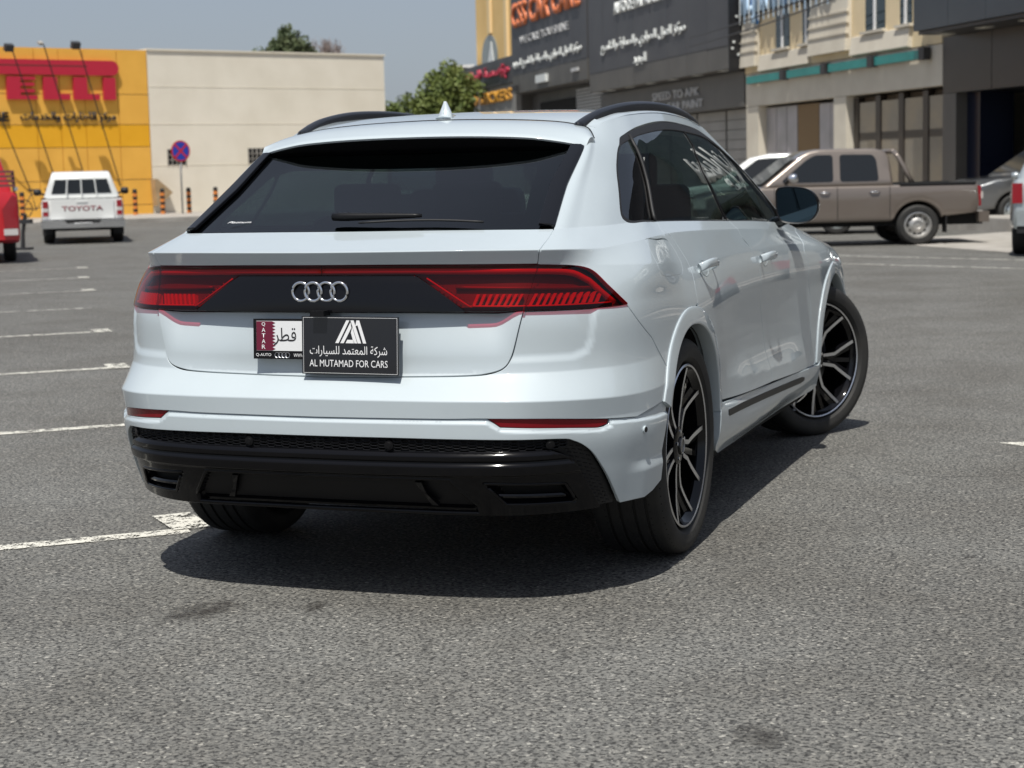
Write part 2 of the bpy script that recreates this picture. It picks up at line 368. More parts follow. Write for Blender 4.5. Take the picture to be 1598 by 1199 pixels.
def patch(name, outline, mat, parent, off=0., gap=.0030, flange=.016, holes=(), disp=None, du=.022, dv=.012, inner_mat=None, rnd=.0024, fine=False):
    o = inset(outline, gap) if gap else list(outline)
    if area(o) < 0: o = o[::-1]
    hs_ = []
    for h in holes:
        h2 = inset(h, -gap) if gap else list(h)
        if area(h2) > 0: h2 = h2[::-1]
        hs_.append(h2)
    A = np.array(o); lo = A.min(0); hi = A.max(0)
    gu = np.unique(np.concatenate([np.arange(math.ceil(lo[0]/du)*du, hi[0], du)])); 
    gv = np.arange(math.ceil(lo[1]/dv)*dv, hi[1], dv)
    kv = np.array([k for k in KV if lo[1] < k < hi[1]]); gv = np.array([g for g in gv if not len(kv) or np.abs(kv-g).min() > dv*.45]); gv = np.sort(np.concatenate([gv, kv, kv-.004, kv+.004])) if len(kv) else gv
    G = np.meshgrid(gu, gv, indexing='ij'); x = G[0].ravel(); y = G[1].ravel()
    ok = inpoly(x, y, o)
    for h in hs_: ok &= ~inpoly(x, y, h)
    for q in [o]+hs_: ok &= np.where(segdist(x, y, q) > min(du, dv)*.4, True, False)
    x = x[ok]; y = y[ok]
    V2 = [Vector(p) for p in o]; E2 = [(i, (i+1) % len(o)) for i in range(len(o))]
    for h in hs_:
        b = len(V2); V2 += [Vector(p) for p in h]; E2 += [(b+i, b+(i+1) % len(h)) for i in range(len(h))]
    nb = len(V2)
    V2 += [Vector((a, b_)) for a, b_ in zip(x, y)]
    vo, eo, fo, ov, _, _ = delaunay_2d_cdt(V2, E2, [], 0, 1e-7)
    W = np.array([(p.x, p.y) for p in vo])
    T = np.array([f for f in fo if len(f) == 3])
    c = W[T].mean(1); k = inpoly(c[:, 0], c[:, 1], o)
    for h in hs_: k &= ~inpoly(c[:, 0], c[:, 1], h)
    T = T[k]
    a2 = W[T]; ar = (a2[:, 1, 0]-a2[:, 0, 0])*(a2[:, 2, 1]-a2[:, 0, 1])-(a2[:, 2, 0]-a2[:, 0, 0])*(a2[:, 1, 1]-a2[:, 0, 1])
    T = T[np.abs(ar) > 1e-9]
    def pos(w_):
        P = Sm(w_[:, 0], w_[:, 1]); n = SNm(w_[:, 0], w_[:, 1]); d = np.full(len(w_), off)
        if disp is not None: d = d+disp(w_[:, 0], w_[:, 1])
        return P+n*d[:, None], n
    P, N_ = pos(W)
    if disp is not None:
        e = .003
        su = np.where(W[:, 0] < 0, -1, 1)
        pa, _ = pos(W+[e, 0]); pb, _ = pos(W-[e, 0]); pc, _ = pos(W+[0, e]); pd, _ = pos(W-[0, e])
        n2 = np.cross(pa-pb, pc-pd); n2 /= np.linalg.norm(n2, axis=1)[:, None]+1e-12
        n2 *= np.sign((n2*N_).sum(1))[:, None]; N_ = n2
    # triangles face outwards
    fn = np.cross(P[T[:, 1]]-P[T[:, 0]], P[T[:, 2]]-P[T[:, 0]]); s_ = (fn*N_[T[:, 0]]).sum(1) < 0
    T[s_] = T[s_][:, ::-1]
    verts = P; norms = N_; faces = [tuple(t) for t in T]; fm = [0]*len(faces)
    if flange:
        for q in [o]+hs_:
            q = np.array(q); p, n = pos(q); nn = len(q)
            tg = np.roll(p, -1, 0)-np.roll(p, 1, 0); tg /= np.linalg.norm(tg, axis=1)[:, None]+1e-12
            sd = np.cross(tg, n)                       # points out of the panel for ccw outline
            cen = (p-sd*.002)
            b = len(verts)
            r1 = p; n1 = n
            r2 = p+sd*rnd*.7-n*rnd*.5; n2 = (n+sd); n2 /= np.linalg.norm(n2, axis=1)[:, None]
            r3 = p+sd*rnd-n*rnd*1.4; n3 = sd
            r4 = p+sd*rnd*.6-n*flange; n4 = sd
            verts = np.concatenate([verts, r1, r2, r3, r4]); norms = np.concatenate([norms, n1, n2, n3, n4])
            for ring in range(3):
                for i in range(nn):
                    j = (i+1) % nn
                    f = (b+ring*nn+i, b+(ring+1)*nn+i, b+(ring+1)*nn+j, b+ring*nn+j)
                    f3 = np.cross(verts[f[1]]-verts[f[0]], verts[f[2]]-verts[f[0]])
                    if (f3*sd[i]).sum()+(f3*n[i]).sum()*.3 < 0: f = f[::-1]
                    faces.append(f); fm.append(0)
    return meshobj(name, verts, faces, mat, parent, normals=norms)
def circ_uv(cy, cz, r_, a0, a1, n=40):
    a = np.linspace(R(a0), R(a1), n); u, v = inv_yz(cy+r_*np.cos(a), cz+r_*np.sin(a)); return list(zip(u, v))
# ------------------------------------------------------------------ ground
def asphalt():
    m = principled('asphalt', (.15, .15, .15), .82, 0, 0, .35); N, L, b = nodes(m)
    tc = N.new('ShaderNodeTexCoord')
    v = N.new('ShaderNodeTexVoronoi'); v.inputs['Scale'].default_value = 105; v.inputs['Randomness'].default_value = 1; L.new(tc.outputs['Object'], v.inputs['Vector'])
    bw = N.new('ShaderNodeRGBToBW'); L.new(v.outputs['Color'], bw.inputs[0])
    r = N.new('ShaderNodeValToRGB'); e = r.color_ramp.elements
    e[0].position = .10; e[0].color = (.085, .085, .086, 1); e[1].position = .93; e[1].color = (.52, .51, .48, 1)
    for p_, c_ in ((.28, (.165, .165, .162)), (.55, (.235, .235, .228)), (.82, (.285, .28, .268))): a = r.color_ramp.elements.new(p_); a.color = (*c_, 1)
    L.new(bw.outputs[0], r.inputs[0])
    # pits between the stones
    pn = N.new('ShaderNodeTexNoise'); pn.inputs['Scale'].default_value = 70; pn.inputs['Detail'].default_value = 3; pn.inputs['Roughness'].default_value = .6; L.new(tc.outputs['Object'], pn.inputs['Vector'])
    mr = N.new('ShaderNodeMapRange'); mr.inputs[1].default_value = .49; mr.inputs[2].default_value = .40; mr.inputs[3].default_value = 0; mr.inputs[4].default_value = .95; L.new(pn.outputs['Fac'], mr.inputs[0])
    mx = N.new('ShaderNodeMix'); mx.data_type = 'RGBA'; mx.inputs[7].default_value = (.045, .045, .045, 1); L.new(mr.outputs[0], mx.inputs[0]); L.new(r.outputs[0], mx.inputs[6])
    mu = N.new('ShaderNodeVectorMath'); mu.operation = 'SCALE'; mu.inputs['Scale'].default_value = .66; L.new(mx.outputs[2], mu.inputs[0])
    # large tone changes, tyre-worn lanes and grime
    def noise(scale, det, lo, hi, c1, c2, prev, fac=1., rough=.6, dist=0):
        n = N.new('ShaderNodeTexNoise'); n.inputs['Scale'].default_value = scale; n.inputs['Detail'].default_value = det; n.inputs['Roughness'].default_value = rough; n.inputs['Distortion'].default_value = dist
        L.new(tc.outputs['Object'], n.inputs['Vector'])
        q = N.new('ShaderNodeValToRGB'); q.color_ramp.elements[0].position = lo; q.color_ramp.elements[1].position = hi; q.color_ramp.elements[0].color = (*c1, 1); q.color_ramp.elements[1].color = (*c2, 1)
        L.new(n.outputs['Fac'], q.inputs[0]); x = N.new('ShaderNodeMix'); x.data_type = 'RGBA'; x.blend_type = 'MULTIPLY'; x.inputs[0].default_value = fac
        L.new(prev, x.inputs[6]); L.new(q.outputs[0], x.inputs[7]); return x.outputs[2]
    o = noise(.16, 5, .3, .7, (.90, .885, .85), (1.13, 1.125, 1.09), mu.outputs[0])
    o = noise(1.1, 6, .35, .65, (.84, .82, .79), (1.09, 1.09, 1.08), o)
    o = noise(.55, 7, .67, .80, (1, 1, 1), (.60, .50, .44), o, .75, .72)
    o = noise(3.2, 4, .70, .78, (1, 1, 1), (.62, .60, .56), o, .8)
    # hairline cracks wandering across the bays
    wn = N.new('ShaderNodeTexNoise'); wn.inputs['Scale'].default_value = 1.6; wn.inputs['Detail'].default_value = 6; L.new(tc.outputs['Object'], wn.inputs['Vector'])
    va = N.new('ShaderNodeVectorMath'); va.operation = 'MULTIPLY_ADD'; va.inputs[1].default_value = (.9, .9, 0); L.new(wn.outputs['Color'], va.inputs[0]); L.new(tc.outputs['Object'], va.inputs[2])
    vc = N.new('ShaderNodeTexVoronoi'); vc.feature = 'DISTANCE_TO_EDGE'; vc.inputs['Scale'].default_value = .21; L.new(va.outputs[0], vc.inputs['Vector'])
    mc = N.new('ShaderNodeMapRange'); mc.inputs[1].default_value = .0008; mc.inputs[2].default_value = .0022; mc.inputs[3].default_value = .72; mc.inputs[4].default_value = 1; L.new(vc.outputs['Distance'], mc.inputs[0])
    sc2 = N.new('ShaderNodeVectorMath'); sc2.operation = 'SCALE'; L.new(o, sc2.inputs[0]); L.new(mc.outputs[0], sc2.inputs['Scale'])
    L.new(sc2.outputs[0], b.inputs['Base Color'])
    bp = N.new('ShaderNodeBump'); bp.inputs['Strength'].default_value = .6; bp.inputs['Distance'].default_value = .006
    L.new(pn.outputs['Fac'], bp.inputs['Height']); L.new(bp.outputs[0], b.inputs['Normal'])
    return m
ASPH = asphalt()
GX = [-400, -60, -25, -12, -6, -3, 0, 3, 6, 12, 40, 300]; GY = [-60, -12, -6, -3, 0, 3, 6, 12, 25, 60, 140, 700]
mb = MB(); V = [(x, y, 0) for y in GY for x in GX]; n = len(GX)
mb.add(V, [(j*n+i, j*n+i+1, (j+1)*n+i+1, (j+1)*n+i) for j in range(len(GY)-1) for i in range(n-1)])
tag(mb.build('ground', ASPH), kind='structure')
def paint_mat(name, col, wear=.48, scale=14):
    m = principled(name, col, .75); N, L, b = nodes(m); out = [x for x in N if x.type == 'OUTPUT_MATERIAL'][0]
    tc = N.new('ShaderNodeTexCoord'); n = N.new('ShaderNodeTexNoise'); n.inputs['Scale'].default_value = scale; n.inputs['Detail'].default_value = 10; n.inputs['Roughness'].default_value = .78; L.new(tc.outputs['Object'], n.inputs['Vector'])
    v = N.new('ShaderNodeTexVoronoi'); v.inputs['Scale'].default_value = 95; L.new(tc.outputs['Object'], v.inputs['Vector'])
    ad = N.new('ShaderNodeMath'); ad.operation = 'MULTIPLY_ADD'; ad.inputs[1].default_value = -.22; L.new(v.outputs['Distance'], ad.inputs[0]); L.new(n.outputs['Fac'], ad.inputs[2])
    mr = N.new('ShaderNodeMapRange'); mr.inputs[1].default_value = wear-.13; mr.inputs[2].default_value = wear-.09; L.new(ad.outputs[0], mr.inputs[0])
    t = N.new('ShaderNodeBsdfTransparent'); mx = N.new('ShaderNodeMixShader'); L.new(mr.outputs[0], mx.inputs[0]); L.new(t.outputs[0], mx.inputs[1]); L.new(b.outputs[0], mx.inputs[2]); L.new(mx.outputs[0], out.inputs[0])
    return m
PAINT = paint_mat('road_paint', (.62, .60, .53), .47)
FAINT = paint_mat('worn_road_paint', (.52, .51, .46), .50, 9)
PINK = paint_mat('worn_red_paint', (.30, .17, .15), .62, 7)
def marking(p, q, w_, mat=PAINT, z=.004):
    p = Vector((*p, z)); q = Vector((*q, z)); d = (q-p).normalized(); s_ = Vector((-d.y, d.x, 0))*w_/2
    k = max(1, int((q-p).length/.4)); V = []
    for i in range(k+1):
        c = p+(q-p)*i/k; j = random.uniform(-.006, .006); V += [c+s_*(1+j), c-s_*(1-j)]
    mb = MB(); mb.add(V, [(2*i+1, 2*i+3, 2*i+2, 2*i) for i in range(k)]); return tag(mb.build('road_marking', mat), kind='structure')
T = [(-1.07, 1.02), (-2.98, 3.72), (-4.83, 6.42), (-6.75, 9.19), (-8.60, 11.90), (-10.43, 14.61), (-12.25, 17.25), (-13.95, 19.80)]
for k, (x, y) in enumerate(T):
    e_ = Vector((.76, .65)); e_.normalize(); q_ = Vector((-e_.y, e_.x)); far = k >= 4
    L0 = 4.6
    marking((x-e_.x*L0, y-e_.y*L0), (x-e_.x*(.02 if k else .02), y-e_.y*.02), .105, FAINT if far else PAINT)
    if k in (0, 2, 3, 5, 6, 7):
        marking((x+q_.x*(-.10 if k else .02)-.0, y+q_.y*(-.10 if k else .02)), (x+q_.x*(.26 if k else .40), y+q_.y*(.26 if k else .34)), .16, PAINT, .008)
marking((-1.75, 20.10), (12, 12.85), .14, FAINT); marking((-2.4, 22.4), (9, 16.4), .14, FAINT)
mb = MB(); mb.add([(1.80, 3.93, .004), (2.35, 3.60, .004), (3.2, 3.30, .004), (3.3, 3.55, .004), (2.10, 4.02, .004)], [(0, 1, 2, 3, 4)]); tag(mb.build('road_marking', PAINT), kind='structure')
marking((.4, -3.2), (.62, -3.32), .05, FAINT)
for (x, y, a_, w_, l_) in ((-3.5, 12.5, .9, .5, 3), (3.2, 14.5, -.5, .35, 2.6)):
    marking((x, y), (x+l_*math.cos(a_), y+l_*math.sin(a_)), w_, PINK)
# oil stains
def stain_mat():
    m = principled('oil_stain', (.028, .024, .021), .6); N, L, b = nodes(m); out = [x for x in N if x.type == 'OUTPUT_MATERIAL'][0]
    tc = N.new('ShaderNodeTexCoord'); ln = N.new('ShaderNodeVectorMath'); ln.operation = 'LENGTH'; L.new(tc.outputs['Object'], ln.inputs[0])
    n = N.new('ShaderNodeTexNoise'); n.inputs['Scale'].default_value = 7; n.inputs['Detail'].default_value = 9; L.new(tc.outputs['Object'], n.inputs['Vector'])
    ad = N.new('ShaderNodeMath'); ad.operation = 'MULTIPLY_ADD'; ad.inputs[1].default_value = -1.3; L.new(ln.outputs['Value'], ad.inputs[0]); L.new(n.outputs['Fac'], ad.inputs[2])
    mr = N.new('ShaderNodeMapRange'); mr.inputs[1].default_value = .12; mr.inputs[2].default_value = .55; mr.inputs[4].default_value = .55; L.new(ad.outputs[0], mr.inputs[0])
    t = N.new('ShaderNodeBsdfTransparent'); mx = N.new('ShaderNodeMixShader'); L.new(mr.outputs[0], mx.inputs[0]); L.new(t.outputs[0], mx.inputs[1]); L.new(b.outputs[0], mx.inputs[2]); L.new(mx.outputs[0], out.inputs[0]); return m
STAIN = stain_mat()
for (x, y, rx, ry) in ((-.36, -.17, .30, .22), (-.02, -.02, .16, .09), (1.66, -.95, .20, .15), (1.05, -1.65, .15, .09), (1.45, -1.95, .16, .10), (2.05, -2.0, .13, .08), (2.2, 4.9, .3, .16), (1.2, -1.75, .10, .06), (1.95, 1.25, .07, .05), (-3.4, 5.2, .5, .3)):
    mb = MB(); mb.add([(math.cos(a)*.5, math.sin(a)*.5, 0) for a in np.linspace(0, 2*math.pi, 25)[:-1]], [tuple(range(24))]); o = mb.build('oil_stain', STAIN)
    o.location = (x, y, .0035); o.scale = (rx*2, ry*2, 1); o.rotation_euler.z = random.uniform(0, 3); tag(o, kind='structure')
# ------------------------------------------------------------------ the white coupe suv
suv = empty('parked_suv', (0, 0, 0))
tag(suv, 'glossy white coupe-style suv in the middle of the car park, four-ring badge on its tailgate', 'car')
GA = [(.728,1.101),(.725,1.021),(.716,.943),(.715,.894),(.721,.857),(.724,.782),(.720,.707),(.703,.619),(.681,.558),(.650,.526),(.587,.510),(.490,.504),(.213,.498),(0,.495)]
GATE = curve(GA)
g_i = lambda v: min(range(len(GATE)), key=lambda i: abs(GATE[i][1]-v) if GATE[i][0] > .6 else 9)
i_top, i_bot = g_i(.857), g_i(.709)
LT = curve([(.721,.857),(.800,.856),(.887,.854),(.949,.847),(.998,.830),(1.077,.782),(1.209,.712)])
LB = curve([(1.209,.708),(1.098,.706),(.896,.708),(.720,.709)])
QB = curve([(1.209,.710),(1.302,.636),(1.380,.580)])
a0, a1 = 0, 180
FO, FI = .51, .445
def arc(cy, r_, d0, d1, n=36): return circ_uv(cy, .395, r_, d0, d1, n)
qa = 137.  # where the bumper seam meets the flare
RARC = lambda d0, d1, r_=FO: arc(1.10, r_, d0, d1)
SPL = curve([(0,.341),(.25,.342),(.471,.343),(.599,.345),(.811,.341),(1.043,.326),(1.20,.315)])
SP_END = RARC(154, 154, FO)[0]
# --- tailgate
def d_gate(u, v): return -.034*sstep(v, .56, .709)*(v < .80)*(1-sstep(np.abs(u), .60, .72))
tg_low = poly(GATE[i_bot:], mir(GATE[i_bot:]), line((-.720, .709), (.720, .709)))
tailgate = patch('tailgate', tg_low, WHITE, suv, disp=d_gate, gap=.0044)
tg_up = poly(GATE[:i_top+1][::-1], line((.728,1.101), (-.728,1.101)), mir(GATE[:i_top+1][::-1]), line((-.721,.857), (.721,.857)))
patch('tailgate_deck', tg_up, WHITE, tailgate, gap=.0044)
# --- rear bumper
def d_press(u, v):
    a = np.abs(u); P = [(.60,.540),(.93,.540),(.99,.556),(1.02,.60),(1.045,.70),(1.05,.74),(.60,.74)]
    ins = inpoly(a, v, P); d = segdist(a, v, P); return -.007*np.where(ins, sstep(d, 0, .030), 0)
bump = poly(GATE[i_bot:][::-1], LB[::-1], QB, RARC(137, 154), [(SPL[-1][0], SPL[-1][1])], SPL[::-1])
bump = poly(bump[bump.index(bump[0]):])
def full(half):
    """half outline starting and ending on u=0 -> whole outline"""
    return poly(half, mir(half))
half = poly([(0,.495)], GATE[i_bot:][::-1], LB[::-1], QB, RARC(139, 154), SPL[::-1])
half = [p for p in half if p[0] >= 0]
rear_bumper = patch('rear_bumper', full(half), WHITE, suv, disp=d_press, du=.013, dv=.007, gap=.0038)
BK = curve([(0,.281),(.282,.281),(.577,.278),(.825,.273),(.880,.262),(.928,.237),(.970,.201),(1.013,.144),(1.055,.065),(1.087,.006)])
RF = [(.599,.345),(.639,.317),(.853,.307),(.987,.298),(1.035,.308),(1.043,.326)]
i1 = min(range(len(SPL)), key=lambda i: abs(SPL[i][0]-.599)); i2 = min(range(len(SPL)), key=lambda i: abs(SPL[i][0]-1.043))
low_top = poly(SPL[:i1], line(RF[0], RF[1]), curve([RF[1], RF[2], RF[3], (1.02, .303)]), line(RF[4], RF[5]), SPL[i2+1:])
AR_LOW = poly(RARC(154, 180, FI+.012), [tuple(map(float, np.array(inv_yz(.645, .35)).ravel())), tuple(map(float, np.array(inv_yz(.575, .325)).ravel())), tuple(map(float, np.array(inv_yz(.52, .312)).ravel()))])
half = poly(low_top, [SP_END], AR_LOW, BK[::-1])
def d_lip(u, v):
    a = np.abs(u); top = np.interp(a, [0,.55,.599,.639,.853,.987,1.035,1.05,1.35], [.342,.344,.343,.317,.307,.298,.308,.322,.305])
    return .009*sstep(top-v, .004, .016)-.004
def d_low(u, v): return d_lip(u, v)+.010*sstep(.17-v, 0, .05)*sstep(np.abs(u), 1.1, 1.25)
patch('lower_bumper', full(half), WHITE, rear_bumper, disp=d_low, du=.014, dv=.006)
for s in (1, -1):
    rp = poly([(.603,.345)], [(.641,.3185)], curve([(.641,.3185),(.853,.3085),(.985,.2995)]), [(1.030,.309),(1.040,.325)], curve([(1.04,.325),(.811,.340),(.603,.345)]))
    if s < 0: rp = mir(rp)
    patch('bumper_reflector', rp, REDREF, rear_bumper, off=-.006, gap=.0015, flange=.01)
# --- black lower valance with exhaust pockets
def d_blk(u, v):
    a = np.abs(u); d = np.zeros_like(a)
    vv = v-0.0
    bar1 = sstep(v, .158, .172)*(1-sstep(v, .198, .210)); bar2 = sstep(v, .205, .214)*(1-sstep(v, .228, .236))
    fade = 1-sstep(a, .88, .98)
    d += (.016*bar1+.010*bar2)*fade
    d += -.012*sstep(v, .236, .242)*(1-sstep(a, .86, .95))
    T = [(-.01,.150),(.455,.150),(.535,.045),(.535,-.02),(-.01,-.02)]
    ins = inpoly(a, v, T); dd = np.where(ins, segdist(a, v, T+[]), 0); dd = np.where(a < .40, np.minimum(np.where(ins, np.minimum(.150-v, np.maximum(v+.02, 0)+9), 0), 9), dd)
    d += -.030*sstep(dd, 0, .018)
    X = [(.565,.142),(.865,.128),(.915,.048),(.90,.035),(.64,.042)]
    ins = inpoly(a, v, X); dd = np.where(ins, segdist(a, v, X), 0); d += -.045*sstep(dd, 0, .022)
    rib = (np.abs(a-.30) < .012)*ins
    d += .008*sstep(np.abs(v-.034), 0.0, .012)*0
    return d
half = poly([(0, .240)], line((0,.240),(.80,.236)), curve([(.80,.236),(.86,.215),(.905,.175),(.945,.11),(.985,.03),(.997,.004)]), line((.997, .004), (0, .004)))
BLACKV = principled('piano_black_plastic', (.004, .004, .005), .11, 0, 0, .24)
valance = patch('rear_valance', full(half), BLACKV, suv, disp=d_blk, du=.012, dv=.0045, gap=0, flange=.008)
half2 = poly([(0,.2805)], BK[:-1], [(1.085, .0)], [(.998,0.)], curve([(.998,.0),(.985,.03),(.945,.11),(.905,.175),(.86,.215),(.80,.236)]), line((.80,.236),(0,.240)))
patch('valance_backing', full(half2), TRIM, valance, off=-.026, gap=0, flange=.02)
# matte diffuser panel and its fins
half3 = poly([(0,.143)], line((0,.143),(.448,.143)), line((.448,.143),(.520,.048)), line((.520, .03),(0, .03)))
diff = patch('diffuser', full(half3), SATIN, valance, off=-.026, gap=0, flange=.005)
def edge_tube(name, pts, r_, off, mat, par, s=1):
    q = np.array(pts); P = Sm(s*q[:, 0], q[:, 1])+SNm(s*q[:, 0], q[:, 1])*off; mb = MB(); mb.tube(P, r_, 8); return mb.build(name, mat, par, smooth=True)
edge_tube('diffuser_edge', poly(mir(line((0,.150),(.455,.150))+line((.455,.150),(.537,.045))), line((0,.150),(.455,.150))+line((.455,.150),(.537,.045))), .0065, -.004, BLACKV, diff)
edge_tube('lower_lip', [(x, .006) for x in np.linspace(-.99, .99, 120)], .009, -.010, BLACKV, valance)
for s in (1, -1):
    edge_tube('pocket_edge', poly(line((.575,.135),(.862,.122)), line((.862,.122),(.905,.052)), line((.905,.052),(.890,.040)), line((.89,.040),(.645,.047)), line((.645,.047),(.575,.135))), .006, -.004, BLACKV, valance, s)
for s in (-1, 1):
    for uf in (.335,):
        uu_ = np.array([uf+.012, uf-.012, uf+.03, uf+.054]); vv_ = np.array([.135, .135, .04, .04])
        a = Sm(s*uu_, vv_)+SNm(s*uu_, vv_)*-.02; b = Sm(s*uu_, vv_)+SNm(s*uu_, vv_)*-.003
        mb = MB(); V = list(a[[0, 1, 3, 2]])+list(b[[0, 1, 3, 2]])
        mb.add(V, [(0,1,2,3),(4,5,6,7),(0,1,5,4),(1,2,6,5),(2,3,7,6),(3,0,4,7)]); mb.build('diffuser_fin', BLACK, diff)
    # exhaust blade inside each pocket
    us = np.linspace(.62, .87, 12); top = Sm(s*us, np.interp(us, [.6, .9], [.075, .065]))+SNm(s*us, np.full(12, .07))*-.018
    mb = MB(); mb.tube(top, .009, 8); mb.build('exhaust_trim', BLACK, valance)
# honeycomb grille band: real cells, too small to pick apart
mb = MB(); hw, hh = .034, .0085
def hexring(cu, cv):
    if cu > .86: return
    k = 6; a = [(-.5*hw, 0), (-.28*hw, hh), (.28*hw, hh), (.5*hw, 0), (.28*hw, -hh), (-.28*hw, -hh)]
    for s in (1, -1):
        U = np.array([cu+p[0] for p in a]+[cu+p[0]*.86 for p in a]); V = np.array([cv+p[1] for p in a]+[cv+p[1]*.78 for p in a])
        P = Sm(s*U, V); n = SNm(s*U, V); O = P+n*np.concatenate([np.full(6, -.004), np.full(6, -.005)])[:, None]; I = P-n*.02
        Vv = list(O)+list(I[6:])
        F = []
        for i in range(6):
            j = (i+1) % 6; F += [(i, j, 6+j, 6+i), (6+i, 6+j, 12+j, 12+i)]
        if s < 0: F = [f[::-1] for f in F]
        mb.add(Vv, F)
for r_ in range(4):
    for i in range(60):
        cu = i*hw*.78+(r_ % 2)*0; cu = .008+i*.027; cv = .248+r_*.0094*1.0+(i % 2)*.0047
        if cv < .277: hexring(cu, cv)
# sloping outer run of the mesh beside the pocket
gr = mb.build('grille_mesh', SATIN, valance); tag(gr, kind='stuff')
for s in (1, -1):
    mb = MB()
    for i in range(16):
        t = i/15; cu = .872+.125*t; cv = .245-.235*t**1.15
        for q in (-.016, 0, .016, .032):
            U = np.array([cu+q, cu+q+.013]); V = np.array([cv+q*.5, cv+q*.5-.004]); 
            if cv+q*.5 < .008 or cv+q*.5 > .262: continue
            P = Sm(s*U, V)+SNm(s*U, V)*-.010; mb.tube(P, .0022, 5)
    tag(mb.build('grille_mesh', SATIN, valance), kind='stuff')
for cu, cv in ((.25,.258),(-.25,.258),(.80,.256),(-.80,.256)):
    P = Sm(np.array([cu]), np.array([cv]))[0]; n = SNm(np.array([cu]), np.array([cv]))[0]
    mb = MB(); mb.tube([P-n*.02, P+n*.002], [.016, .015], 16); mb.tube([P+n*.002, P+n*.004], [.010, .009], 16)
    mb.build('parking_sensor', SATIN, rear_bumper, angle=30)
for s in (1, -1):
    P = Sm(np.array([1.229*s]), np.array([.263]))[0]; n = SNm(np.array([1.229*s]), np.array([.263]))[0]
    mb = MB(); mb.tube([P, P+n*.0105], [.013, .0125], 16); ps = mb.build('parking_sensor', WHITE, rear_bumper, angle=30)
    mb = MB(); mb.tube([P+n*.0105, P+n*.0115], [.0095, .009], 16); mb.build('sensor_ring', SATIN, ps, angle=30)
